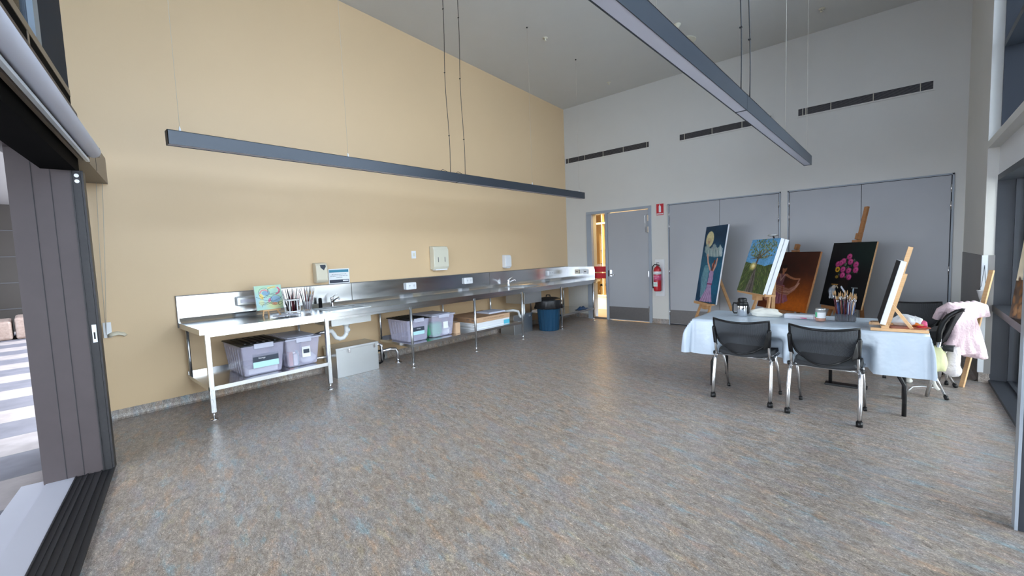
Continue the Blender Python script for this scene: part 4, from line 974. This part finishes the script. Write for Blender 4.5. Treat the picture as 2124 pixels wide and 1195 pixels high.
# ---------------------------------------------------------------- storage tubs under the bench
def tub(label, x0, x1, y0, y1, z, h, lid, body='crate', rib=True):
    t = thing('storage_tub', label, 'storage tub', ((x0+x1)/2, (y0+y1)/2, z), group='plastic tubs on the bench shelves')
    cx, cy = (x1-x0)/2, (y1-y0)/2; k = .86
    mb = MB()
    def ring(s_, zz): return [Vector((a*cx*s_, b_*cy*s_, zz)) for a, b_ in ((-1, -1), (1, -1), (1, 1), (-1, 1))]
    A, B_ = [mb.bm.verts.new(p) for p in ring(k, .004)], [mb.bm.verts.new(p) for p in ring(1, h)]
    mb.bm.faces.new(A[::-1])
    for i in range(4): mb.bm.faces.new((A[i], A[(i+1) % 4], B_[(i+1) % 4], B_[i]))
    mb.build('tub_body', body, t, solid=.003, bevel=.02)
    if rib:
        mb = MB()
        for i in range(6):
            yy = -cy*.0; xx = -cx*.75+i*cx*.28
            mb.bar((xx*k, -cy*k-.002, .01), (xx, -cy-.004, h-.03), .014, .006, Vector((0, 1, 0)))
        mb.build('side_ribs', body, t)
    if lid == 'black':
        mb = MB(); mb.box(-cx-.01, cx+.01, -cy-.01, cy+.01, h, h+.014)
        l = mb.build('lid', 'black', t, bevel=.006)
        mb = MB()
        for i in range(6): mb.box(-cx*.75, cx*.75, -cy*.75+i*cy*.28, -cy*.75+i*cy*.28+.02, h+.014, h+.022)
        mb.build('lid_ribs', 'black', l)
    else:
        mb = MB(); mb.box(-cx-.012, cx+.012, -cy-.012, cy+.012, h-.004, h+.012); mb.box(-cx*.8, cx*.8, -cy*.8, cy*.8, h+.012, h+.02); mb.build('lid', 'crate2', t, bevel=.006)
    mb = MB(); mb.box(cx, cx+.018, -cy*.45, cy*.45, h-.035, h+.018); mb.build('clip_handle', 'crate2', t, bevel=.005)
    return t, cx, cy
def tub_label(t, cx, h, y, z, w_, hh, parts):
    # sits on the sloping front face
    sl = (cx*(.86+.14*(z+hh/2)/h))
    for (m, z0, z1) in parts: MB().box(sl+.004, sl+.007, y-w_/2, y+w_/2, z+z0*hh, z+z1*hh).build('tub_label', m, t)
zs = .322
t, cx, cy = tub('black-lidded lilac tub at the left end of the bottom shelf', .17, .79, -7.02, -6.60, zs, .325, 'black')
tub_label(t, cx, .325, .02, .085, .25, .145, [('darkprint', .42, 1), ('mint', 0, .42)])
text('label_text', 'Storage', .022, 'paper', t, Vector((.48+cx*.945+.0085, -6.83, zs+.185)), FX)
tag(MB().box(-.12, .12, -.13, .16, 0, .06).build('paper_stack', 'paper', loc=(.58, -6.81, zs+.008), bevel=.01), 'white paper pads inside the black-lidded tub at the left end', 'paper')
tag(MB().lathe([(.028, 0), (.03, .16), (.014, .19), (.001, .19)], n=14).build('paint_bottle', 'pink', loc=(.62, -6.655, zs+.01)), 'pink paint bottle in the right corner of the black-lidded tub', 'bottle')
t, cx, cy = tub('clear-lidded lilac tub at the left sink leg holding orange packets', .14, .78, -6.58, -6.21, zs, .315, 'clear')
tub_label(t, cx, .315, .03, .10, .09, .12, [('paper', 0, 1)]); tub_label(t, cx+.003, .315, .03, .145, .065, .045, [('darkprint', 0, 1)])
for k, (y, h, m_, lb) in enumerate(((-6.505, .16, 'orange', 'orange packet standing in the clear-lidded tub by the left sink'), (-6.455, .13, 'paper', 'white packet beside the orange one in the clear-lidded tub'))):
    tag(MB().box(-.03, .03, -.022, .022, 0, h).build('packet', m_, loc=(.66, y, zs+.01), bevel=.006), lb, 'packet')
tag(MB().lathe([(.024, 0), (.024, .11), (.012, .125), (.012, .15), (.001, .15)], n=14).build('paint_bottle', 'mint', loc=(.60, -6.41, zs+.01)), 'pale green bottle in the clear-lidded tub by the left sink', 'bottle')
tag(MB().lathe([(.05, 0), (.085, .03), (.09, .07), (.06, .11), (.03, .12), (.001, .125)], n=18, wob=lambda k, j: .08*math.sin(k*2.1+j)).build('plastic_bag', 'paper', loc=(.64, -6.31, zs+.01)), 'crumpled white bag in the clear-lidded tub by the left sink', 'bag')
zs2 = .318
t, cx, cy = tub('black-lidded tub on the middle shelf behind the round leg', .22, .73, -4.97, -4.60, zs2, .315, 'black')
tub_label(t, cx, .315, .0, .10, .20, .11, [('darkprint', .45, 1), ('mint', 0, .45)])
text('label_text', 'Storage', .022, 'paper', t, Vector((.475+cx*.95+.0085, -4.785, zs2+.185)), FX)
t, cx, cy = tub('clear tub with green contents on the middle shelf', .20, .74, -4.55, -4.13, zs2, .32, 'clear')
tub_label(t, cx, .32, .04, .12, .09, .10, [('paper', 0, 1)])
tag(MB().lathe([(.10, 0), (.13, .05), (.13, .16), (.12, .20), (.001, .2)], n=20).build('plastic_bowl', 'green', loc=(.58, -4.42, zs2+.01)), 'green plastic container inside the clear tub on the middle shelf', 'container')
tag(MB().lathe([(.05, 0), (.085, .03), (.09, .08), (.06, .13), (.03, .14), (.001, .145)], n=18, wob=lambda k, j: .08*math.sin(k*2.1+j)).build('plastic_bag', 'paper', loc=(.62, -4.24, zs2+.01)), 'crumpled white and pink bag inside the clear tub on the middle shelf', 'bag')
tag(MB().box(-.20, .12, -.04, .05, 0, .165).build('cardboard_box', 'cardlight', loc=(.60, -4.06, zs2), bevel=.003), 'small plain cardboard box right of the clear tub with green contents', 'box')
z = zs2
for k, (h, x0, x1, y0, y1) in enumerate(((.026, .12, .76, -3.74, -2.92), (.03, .16, .75, -3.72, -2.93), (.022, .14, .76, -3.76, -2.92), (.024, .12, .765, -3.73, -2.92))):
    o_ = MB().box(x0, x1, y0, y1, 0, h).build('art_pad', 'paper', loc=(0, 0, z), bevel=.004)
    o_.location = ((x0+x1)/2, (y0+y1)/2, z); o_.data.transform(Matrix.Translation((-(x0+x1)/2, -(y0+y1)/2, 0)))
    tag(o_, ('white pad, lowest of the pile under the brown cartons', 'white pad, second from the bottom under the brown cartons', 'white pad, third from the bottom under the brown cartons', 'white pad with blue end band directly under the brown cartons')[k], 'pad', 'white art pads on the middle shelf'); z += h+.0005
ob = MB().box(.3225, .325, .26, .40, -.07, -.002).build('cover_band', 'aqua', o_)
t = thing('flat_carton', 'wide flat brown cardboard carton on the white pads', 'carton', (.42, -3.33, z), group=None)
MB().box(-.34, .34, -.40, .42, 0, .082).build('carton_body', 'cardboard', t, bevel=.003)
MB().box(.3402, .3412, -.40, .42, .001, .081).build('carton_side', 'cardlight', t)
mb = MB()
for yy in (-.4012,):
    for a in (.14, .26):
        mb.box(.0+a-.0, a+.07, yy, yy+.001, .03, .036); mb.box(a, a+.07, yy, yy+.001, .05, .056)
mb.build('carton_marks', 'darkprint', t)
text('carton_text', 'RAPID', .035, 'kick', t, Vector((.30, -3.7325, z+.045)), FY)
text('carton_text', 'FLAT PACK STORAGE CARTON', .034, 'cardboard', t, Vector((.7625, -3.30, z+.045)), FX)
tag(MB().box(-.16, .16, -.20, .20, 0, .028).build('magazine', 'blind', loc=(.46, -3.06, z+.083), bevel=.004), 'thin purple and white magazine on top of the brown carton', 'magazine')
# bin
t = thing('waste_bin', 'round ribbed dark blue waste bin with black liner under the bench', 'bin', (.66, -1.66, 0))
mb = MB(); mb.lathe([(.185, 0), (.19, .01), (.235, .55), (.245, .56)], n=72, wob=lambda k, j: .020*(1 if k % 4 < 2 else -1) if j in (1, 2) else 0); mb.build('bin_body', 'binblue', t)
rb = random.Random(9)
wv = [rb.uniform(-.05, .08) for _ in range(40)]
mb = MB(); mb.lathe([(.236, .50), (.252, .43), (.262, .44), (.256, .52), (.262, .575), (.250, .605), (.235, .615), (.18, .632), (.08, .645), (.001, .648)], n=56, wob=lambda k, j: (wv[k % 40]*1.3+.03*math.sin(k*2.3)) if j in (1, 2) else (wv[(k*3) % 40]*.25 if j in (3, 4) else .0)); mb.build('bin_liner', 'binliner', t)
mb = MB(); mb.tube([(-.05, 0, .655), (-.04, 0, .685), (.04, 0, .685), (.05, 0, .655)], .011, 8); mb.build('lid_handle', 'black', t)
t = thing('folded_cloth', 'crumpled navy blue cloth on the end shelf by the door', 'cloth', (.74, -.60, .285))
MB().grid(lambda u, v: Vector(((v-.5)*.16, (u-.5)*.34, .005+.055*math.sin(u*PI)*math.sin(v*PI)+.012*math.sin(u*17+v*5)*math.sin(v*PI))), 26, 14).build('cloth_sheet', 'navy', t)

# ---------------------------------------------------------------- trestle table with plastic cloth
TX0, TX1, TY0, TY1 = 4.14, 5.955, -3.69, -2.92
t = thing('folding_table', 'long folding table with black legs hidden under a pale blue cloth', 'table', (5.05, -3.3, 0))
wpart(MB().box(TX0+.01, TX1-.01, TY0+.01, TY1-.01, .695, .728), 'tabletop', 'whitepl', t, bevel=.005)
for x, s_ in ((4.30, 1), (5.82, -1)):
    for y in (-3.57, -3.04):
        mb = MB(); mb.tube([(x+.03*s_, y, .70), (x+.03*s_, y, .34), (x-.01*s_, y, .26), (x-.01*s_, y, 0)], .016, 10); wpart(mb, 'leg', 'black', t)
    mb = MB(); mb.tube([(x+.03*s_, -3.57, .5), (x+.03*s_, -3.04, .5)], .010, 8); wpart(mb, 'leg_brace', 'black', t)
# cloth: draped grid with gathered corners
def cloth_mesh():
    mb = MB(); drop = .375
    nx, ny = 110, 74
    L_, W_ = TX1-TX0, TY1-TY0
    def f(u, v):
        s_ = -drop+(L_+2*drop)*u; r = -drop+(W_+2*drop)*v
        ox = max(0, -s_)-0 if s_ < 0 else (max(0, s_-L_)); oy = max(0, -r) if r < 0 else max(0, r-W_)
        x = TX0+min(max(s_, 0), L_); y = TY0+min(max(r, 0), W_)
        sx = -1 if s_ < 0 else 1; sy = -1 if r < 0 else 1
        d = math.hypot(ox, oy) if (ox and oy) else max(ox, oy)
        rip = .010*math.sin(x*9+y*3)*min(1, d*5)+.006*math.sin(x*31+1)*min(1, d*4)
        hang = .012+.05*d
        z = TZ-.002+.0016*math.sin(x*23+y*7)*math.sin(y*19)-d*.97
        if ox and oy:
            k = min(ox, oy); fold = (.10 if (sx < 0) else .035)*math.sin(min(1, k/.18)*PI/2)
            an = math.atan2(oy, ox); x += sx*(hang+fold*math.cos(an)*(1.0)); y += sy*(hang*.4+fold*math.sin(an)*.6); z = TZ-.002-max(ox, oy)*.97
        elif ox: x += sx*((hang+rip+.015*math.sin(y*16)*d*3) if sx < 0 else .006)
        elif oy:
            y += sy*(hang+rip)
            if sy < 0 and d > .12:
                k = max(0, min(1, (.31-min(abs(x-4.672), abs(x-5.324)))/.06)); k = k*k*(3-2*k)
                q = min(1, (d-.12)/.10); y += k*q*q*(3-2*q)*.245
        return Vector((x, y, max(z, .30)))
    mb.grid(f, nx, ny); return mb
o_ = cloth_mesh().build('tablecloth', 'cloth', recenter=(5.05, -3.3, .73)); tag(o_, 'pale blue plastic tablecloth draped over the long table', 'tablecloth')

# ---------------------------------------------------------------- mesh-back chairs
def make_chair(label, group):
    t = thing('mesh_back_chair', label, 'chair', (0, 0, 0), 0, group)
    # local: faces +Y, origin on the floor at the middle
    for s_ in (-1, 1):
        l = MB().tube([(s_*.250, -.225, .02), (s_*.250, -.205, .20), (s_*.246, -.175, .37), (s_*.244, -.155, .435)], [.021, .021, .020, .016], 12, sx=.8).build('leg', 'chair_metal', t)
        MB().tube([(s_*.250, -.226, 0), (s_*.250, -.222, .042)], .0235, 12).build('rubber_foot', 'black', l)
        l = MB().tube([(s_*.240, .225, .02), (s_*.240, .13, .25), (s_*.238, .02, .43)], [.011, .012, .012], 10).build('leg', 'chair_metal', t)
        MB().tube([(s_*.240, .233, 0), (s_*.240, .222, .032)], .016, 10).build('rubber_foot', 'black', l)
        MB().tube([(s_*.235, -.16, .42), (s_*.235, .18, .425)], .010, 8).build('seat_rail', 'chair_metal', t)
        MB().tube([(s_*.232, -.165, .425), (s_*.232, -.195, .50), (s_*.232, -.205, .60), (s_*.235, -.215, .66)], .0115, 10).build('back_post', 'chair_metal', t)
        MB().tube([(s_*.233, -.20, .55), (s_*.235, -.21, .62), (s_*.240, -.222, .70), (s_*.238, -.226, .715)], [.017, .019, .019, .014], 10).build('post_sleeve', 'black', t)
        MB().lathe([(.018, 0), (.022, .01), (.022, .03), (.012, .036)], n=14).build('pivot_knob', 'black', t, loc=(s_*.25, -.15, .42))
    mb = MB(); mb.tube([(-.235, -.14, .425), (.235, -.14, .425)], .009, 8); mb.tube([(-.235, .10, .42), (.235, .10, .42)], .009, 8); mb.build('cross_rail', 'chair_metal', t)
    def seat(u, v, dz=0):
        a = (u-.5)*2; b_ = (v-.5)*2
        k = 1-.06*b_*b_*abs(b_); x = a*.235*(1-.10*(b_ < 0)*b_*b_-.05*(b_ > 0)*b_*b_)
        y = .02+b_*.225*(1-.14*a*a)
        return Vector((x, y, .455-.018*(1-a*a)*(1-b_*b_)-.03*max(0, b_-.6)+dz+.012*abs(a)**3))
    mb = MB(); mb.grid(seat, 20, 20); mb.build('seat', 'seat', t, solid=.035)
    def bk(u, v):
        a = (u-.5)*2; hw = .175+.065*math.sin(min(1, v*1.15)*PI/2)
        if v < .25: hw -= .05*(1-v/.25)**2
        x = a*hw; y = -.262-.045*v+.075*a*a
        zb = .475+.03*a*a; zt_ = .775+.022*a*a
        return Vector((x, y, zb+(zt_-zb)*v))
    mb = MB(); mb.grid(bk, 30, 22); mb.build('back_mesh', 'mesh', t)
    loop = [bk(i/16, 0) for i in range(17)]+[bk(1, j/10) for j in range(1, 11)]+[bk(1-i/16, 1) for i in range(1, 17)]+[bk(0, 1-j/10) for j in range(1, 11)]
    mb = MB(); mb.tube(loop+[loop[0]], .0095, 8, caps=False); mb.build('back_frame', 'black', t)
    for s_ in (-1, 1):
        mb = MB(); mb.hexa([(s_*.20, -.235, .53), (s_*.236, -.20, .55), (s_*.236, -.215, .56), (s_*.20, -.25, .55), (s_*.222, -.25, .66), (s_*.238, -.22, .70), (s_*.238, -.235, .71), (s_*.222, -.262, .67)]); mb.build('back_bracket', 'black', t)
    return t
grp = 'mesh-back chairs around the table'
c1 = make_chair('black mesh-back chair with silver legs at the left of the near table side', grp)
c1.location = (4.672, -3.735, 0); c1.rotation_euler = (0, 0, rad(-1.5))
c2 = copy_thing(c1, (5.324, -3.815, 0), rad(-3), 'black mesh-back chair with silver legs right of the other near-side chair')
c4 = copy_thing(c1, (5.90, -2.06, 0), rad(184), 'dark-backed chair on the far side of the table facing it')
# side chair with the robe
ch = thing('side_chair', 'black and silver chair draped with a pink robe at the table end', 'chair', (6.01, -2.56, 0), rad(80), grp)
for (a, b_) in (((-.27, -.10), (-.25, -.02)), ((.25, -.10), (.24, -.02))):
    MB().tube([(a[0], -.03, 0), (a[0]+.0, -.06, .20), (b_[0], -.09, .44), (b_[0], -.10, .56)], .0165, 12).build('leg', 'chair_metal', ch)
    l = MB().tube([(b_[0], .0, .44), (b_[0], -.08, .20), (a[0], -.16, .02)], .011, 10).build('leg', 'chair_metal', ch)
    MB().tube([(a[0], -.168, 0), (a[0], -.155, .035)], .017, 10).build('rubber_foot', 'black', l)
    MB().tube([(b_[0], -.095, .53), (b_[0], -.10, .63), (b_[0], -.12, .71), (b_[0], -.155, .775), (b_[0], -.21, .825), (b_[0], -.255, .835)], [.019, .022, .023, .022, .018, .011], 12).build('arm', 'black', ch)
mb = MB(); mb.grid(lambda u, v: Vector(((u-.5)*.46, .02+(v-.5)*.42, .47-.01*math.sin(u*PI))), 12, 10); mb.build('seat', 'seat', ch, solid=.05)
mb = MB(); mb.grid(lambda u, v: Vector(((u-.5)*.46, -.13-.10*v+.03*((u-.5)*2)**2, .52+.31*v)), 16, 12); mb.build('backrest', 'blackmat', ch, solid=.02)
mb = MB(); mb.tube([(.0, -.08, .55), (.0, -.24, .72)], .012, 8); mb.build('back_strut', 'chrome', ch)

# robe: lofted folds fused into one surface
def fused(name, tubes, m, voxel=.012, smooth=4, disp=0):
    mb = MB()
    for pts, r, sx in tubes: mb.tube(pts, r, 14, sx=sx)
    o = mb.build(name, m)
    md = o.modifiers.new('remesh', 'REMESH'); md.mode = 'VOXEL'; md.voxel_size = voxel; md.use_smooth_shade = True
    s_ = o.modifiers.new('smooth', 'SMOOTH'); s_.iterations = smooth; s_.factor = .6
    return o
rb_ = thing('pink_robe', 'fluffy pale pink robe hanging over the back of the side chair', 'robe', (6.25, -2.45, .5))
V = Vector
# hangs from the top of the backrest; near side towards the camera and right side
tubes = []
for k in range(5):
    x = 6.09+.045*k; y = -2.60+.055*k
    tubes.append(([V((x, y, .74)), V((x+.03, y-.02, .83)), V((x+.09, y-.03, .885)), V((x+.15, y-.03, .86)), V((x+.165, y-.03, .76))], [.030, .034, .036, .036, .036], 1))
for k in range(4):
    x = 6.20+.035*k; y = -2.66+.03*k; zz = (.36, .42, .43, .40)[k]
    tubes.append(([V((x-.01, y, .86)), V((x+.012, y-.012, .74)), V((x+.016, y-.02, .60)), V((x+.03*(k-.8), y-.02, .50)), V((x+.035*(k-.5), y-.02, zz))], [.036, .036, .035, .040, .042], 1))
for k in range(4):
    x = 6.27+.022*k; y = -2.55+.03*k
    tubes.append(([V((x-.06, y-.02, .87)), V((x, y-.02, .76)), V((x+.02+.008*k, y-.03, .60)), V((x+.03+.014*k, y-.03, .47)), V((x+.035+.02*k, y-.03, .40-.01*k))], [.030, .034, .034, .036, .030], 1))
r0 = fused('robe_body', tubes, 'robe', .010, 5); r0.parent = rb_; r0.data.transform(Matrix.Translation(-rb_.location-Vector((.045, 0, .03))))
tubes = [([V((6.19, -2.74, .50)), V((6.195, -2.745, .42)), V((6.185, -2.75, .33))], [.048, .052, .058], 1), ([V((6.10, -2.70, .325)), V((6.16, -2.745, .30)), V((6.215, -2.76, .275)), V((6.235, -2.75, .27))], [.045, .06, .062, .045], 1)]
r1 = fused('robe_sleeve', tubes, 'robewhite', .009, 3); r1.parent = rb_; r1.data.transform(Matrix.Translation(-rb_.location-Vector((.03, 0, .02))))
# yellow bag
yb = thing('tote_bag', 'pale yellow cloth bag hanging from the side chair', 'bag', (6.035, -2.80, .45))
mb = MB(); mb.lathe([(.03, -.20), (.075, -.19), (.085, -.12), (.07, -.02), (.045, .03), (.001, .04)], n=20, wob=lambda k, j: .12*math.sin(k*1.7+j*.8)); mb.build('bag_body', 'yellowbag', yb)
mb = MB(); mb.tube([(-.02, 0, -.19), (-.01, .0, -.28), (.02, -.01, -.36), (.04, .0, -.38)], .008, 6, sx=2); mb.tube([(.02, 0, .02), (.07, 0, .04), (.08, 0, -.01), (.05, 0, -.06)], .007, 8); mb.build('strap', 'calico', yb)
# wooden stick leaning in the corner, hanging cup, cable
o_ = MB().bar((6.262, -2.285, .0), (6.462, -2.00, 1.15), .035, .022).build('wooden_stick', 'pine', recenter=(6.262, -2.285, 0)); tag(o_, 'plain wooden stick leaning in the corner beside the window frame', 'stick')
t = thing('hanging_cup', 'white paper cup hanging by its wire on the grey corner panel', 'cup', (6.405, -2.005, .90))
mb = MB(); mb.lathe([(.022, -.045), (.042, .045), (.044, .05), (.040, .045), (.02, -.04)], n=20); mb.build('cup', 'whitepl', t)
mb = MB(); mb.tube([(-.03, 0, .05), (-.01, .01, .09), (.01, .04, .30)], .002, 6); mb.tube([(.03, 0, .05), (.02, .01, .09), (.01, .04, .30)], .002, 6); mb.build('wire', 'darkprint', t)
o_ = MB().tube([(5.87, -2.70, .006), (5.90, -2.55, .006), (5.97, -2.49, .006), (6.08, -2.49, .006)], .005, 8).build('white_cable', 'whitepl', recenter=(5.87, -2.7, 0)); tag(o_, 'short white cable lying on the floor under the table end', 'cable')
o_ = MB().tube([(6.075, -2.49, .013), (6.115, -2.485, .013)], .013, 10).build('cable_plug', 'whitepl', recenter=(6.075, -2.49, 0)); tag(o_, 'white plug at the end of the floor cable', 'plug')
t = thing('pedestal_stand', 'low black stand with upright post on the floor under the table', 'stand', (5.38, -2.86, 0))
MB().box(-.17, .18, -.05, .05, 0, .022).build('base_plate', 'black', t, bevel=.004)
MB().tube([(-.125, 0, .02), (-.125, 0, .66)], .016, 10).build('post', 'black', t)
o_ = MB().lathe([(.001, 0), (.03, .005), (.034, .02), (.02, .04), (.001, .045)], n=9, wob=lambda k, j: .3*math.sin(k*2)).build('crumpled_wrapper', 'calico', loc=(5.87, -2.36, 0)); tag(o_, 'small crumpled cream wrapper on the floor beneath the table', 'wrapper')

# ---------------------------------------------------------------- things on the table
t = thing('insulated_jug', 'steel insulated jug with black lid at the left of the table', 'jug', (4.52, -3.30, TZ))
MB().lathe([(.045, 0), (.052, .004), (.052, .115), (.050, .12)], n=32).build('jug_body', 'chrome', t)
MB().lathe([(.054, .112), (.056, .14), (.050, .152), (.042, .158), (.044, .166), (.044, .185), (.036, .196), (.001, .198)], n=32).build('lid', 'black', t)
mb = MB(); mb.tube([(-.05, 0, .135), (-.085, 0, .14), (-.095, 0, .115), (-.095, 0, .05), (-.082, 0, .028), (-.05, 0, .03)], .0085, 10); mb.build('handle', 'black', t)
mb = MB(); mb.tube([(.05, 0, .13), (.062, 0, .09), (.06, 0, .04), (.045, 0, .02)], .009, 8); mb.build('grip_strip', 'black', t)
def blob(name, m, label, cat, loc, rx, ry, rz, seed, n=26, flat=.0, rot=0):
    rs = random.Random(seed); ph = [rs.uniform(0, 6) for _ in range(8)]
    mb = MB()
    def f(u, v):
        th = u*2*PI; p_ = (v-.5)*PI
        w_ = 1+.13*math.sin(th*3+ph[0]+v*4)+.07*math.sin(th*7+ph[1])+.06*math.sin(p_*6+ph[2]+th)
        x = math.copysign(abs(math.cos(p_)*math.cos(th))**.8, math.cos(th))*rx*w_; y = math.copysign(abs(math.cos(p_)*math.sin(th))**.8, math.sin(th))*ry*w_
        z_ = math.sin(p_)*rz*w_; return Vector((x, y, max(z_+rz*.75, 0)))
    mb.grid(f, n, n//2); bmesh.ops.remove_doubles(mb.bm, verts=mb.bm.verts, dist=.0004)
    o = mb.build(name, m, loc=loc); o.rotation_euler = (0, 0, rot); return tag(o, label, cat)
blob('calico_bag', 'calico', 'folded cream cloth bag lying beside the steel jug', 'bag', (4.735, -3.22, TZ), .135, .065, .045, 3, 36)
t = thing('clear_tray', 'long clear plastic case with pencils beside the cream bag', 'case', (5.03, -3.24, TZ))
MB().box(-.125, .125, -.05, .05, 0, .045).build('case_body', 'clearbag', t, bevel=.006)
for k in range(7):
    mb = MB(); mb.tube([(0, 0, 0), (.15, 0, 0)], .0045, 7); o_ = mb.build('pencil', ('pink', 'blackbrush', 'whitebrush', 'maroon', 'bluebrush', 'pine', 'robe')[k], loc=(4.95+.006*k, -3.275+.011*k, TZ+.012+.002*(k % 3)))
    o_.rotation_euler = (0, 0, .12*(k % 3-1)); tag(o_, ('pink pencil in the clear case on the table', 'black pencil in the clear case on the table', 'white pencil in the clear case on the table', 'maroon pencil in the clear case on the table', 'dark blue pencil in the clear case on the table', 'bare wood pencil in the clear case on the table', 'pale pink pencil in the clear case on the table')[k], 'pencil', 'pencils in the clear case')
tag(MB().box(-.15, .15, -.05, .05, 0, .012).build('paper_pad', 'paper', loc=(5.05, -3.12, TZ), bevel=.002), 'flat white paper pad behind the clear case', 'paper')
blob('pink_cloth', 'robe', 'small pink rag on the table left of the glass jar', 'cloth', (5.165, -3.25, TZ), .04, .03, .014, 8, 20)
t = thing('glass_jar', 'glass jar of orange liquid with green label and metal lid', 'jar', (5.217, -3.35, TZ))
MB().lathe([(.040, .002), (.0445, .01), (.0445, .095), (.036, .108), (.036, .115)], n=28).build('jar_glass', 'glassj', t)
MB().lathe([(.038, .004), (.0425, .01), (.0425, .042), (.001, .042)], n=28).build('orange_liquid', 'orange', t)
mb = MB()
def lab(u, v): a = -2.3+u*2.0; return Vector((.0452*math.cos(a), .0452*math.sin(a), .035+.055*v))
mb.grid(lab, 16, 2); mb.build('label', 'paper', t)
mb = MB(); mb.grid(lambda u, v: Vector((.0456*math.cos(-2.6+u*.55), .0456*math.sin(-2.6+u*.55), .045+.045*v)), 8, 2); mb.build('green_label_panel', 'green', t)
MB().lathe([(.040, .108), (.041, .112), (.041, .124), (.038, .127), (.001, .127)], n=28).build('lid', 'steel_dull', t)
t = thing('brush_caddy', 'dark clear caddy packed with brushes on the table', 'brush holder', (5.40, -3.24, TZ))
mb = MB()
for a in (-.075, .072): mb.box(a, a+.003, -.045, .045, 0, .07)
for b_ in (-.045, .042): mb.box(-.075, .075, b_, b_+.003, 0, .07)
mb.box(-.075, .075, -.045, .045, 0, .003); mb.box(-.026, -.023, -.045, .045, 0, .07); mb.box(.025, .028, -.045, .045, 0, .07); mb.build('caddy_walls', 'smoke', t)
for sx_ in (-1, 1):
    for sy_ in (-1, 1): MB().box(sx_*.075-.004, sx_*.075+.004, sy_*.045-.004, sy_*.045+.004, 0, .08).build('corner_post', 'smoke', t)
brushes(5.40, -3.24, TZ+.005, .11, .06, 30, (2, 2, 3, 3, 4, 0, 1), 'paint brush standing in the dark caddy on the table', 'brushes in the dark caddy', lean=.30)
tag(MB().tube([(0, 0, .008), (.05, -.02, .008), (.06, -.024, .008)], [.006, .008, .003], 8).build('paint_tube', 'maroon', loc=(5.585, -3.22, TZ)), 'small dark red paint tube lying right of the brush caddy', 'paint tube')
t = thing('wooden_palette', 'paint-stained wooden palette at the right end of the table', 'palette', (5.83, -3.42, TZ))
mb = MB(); mb.lathe([(.001, 0), (.15, 0), (.152, .003), (.15, .006), (.001, .006)], n=30, wob=lambda k, j: .08*math.sin(k*.6)); mb.build('board', 'palette', t)
blob('clear_bag', 'clearbag', 'crumpled clear plastic bag behind the desk easel', 'bag', (5.82, -3.34, TZ+.007), .075, .06, .05, 12, 30)
blob('clear_bag', 'paper', 'crumpled white tissue right of the clear plastic bag', 'tissue', (5.885, -3.22, TZ), .05, .04, .04, 15, 26)
blob('paint_rag', 'orange', 'orange paint-stained rag on the table right end', 'rag', (5.88, -3.36, TZ+.007), .035, .03, .018, 18, 20)
blob('paint_rag', 'pink', 'bright pink rag at the far right table corner', 'rag', (5.945, -3.30, TZ), .018, .018, .028, 21, 18)
blob('paint_rag', 'signred', 'flat red paint-stained rag in front of the white tissue', 'rag', (5.925, -3.40, TZ), .035, .03, .010, 24, 18)
mb = MB(); mb.tube([(5.70, -3.60, TZ+.012), (5.98, -3.66, TZ+.012)], .001, 4); o_ = mb.build('x', 'pine'); bpy.data.objects.remove(o_)
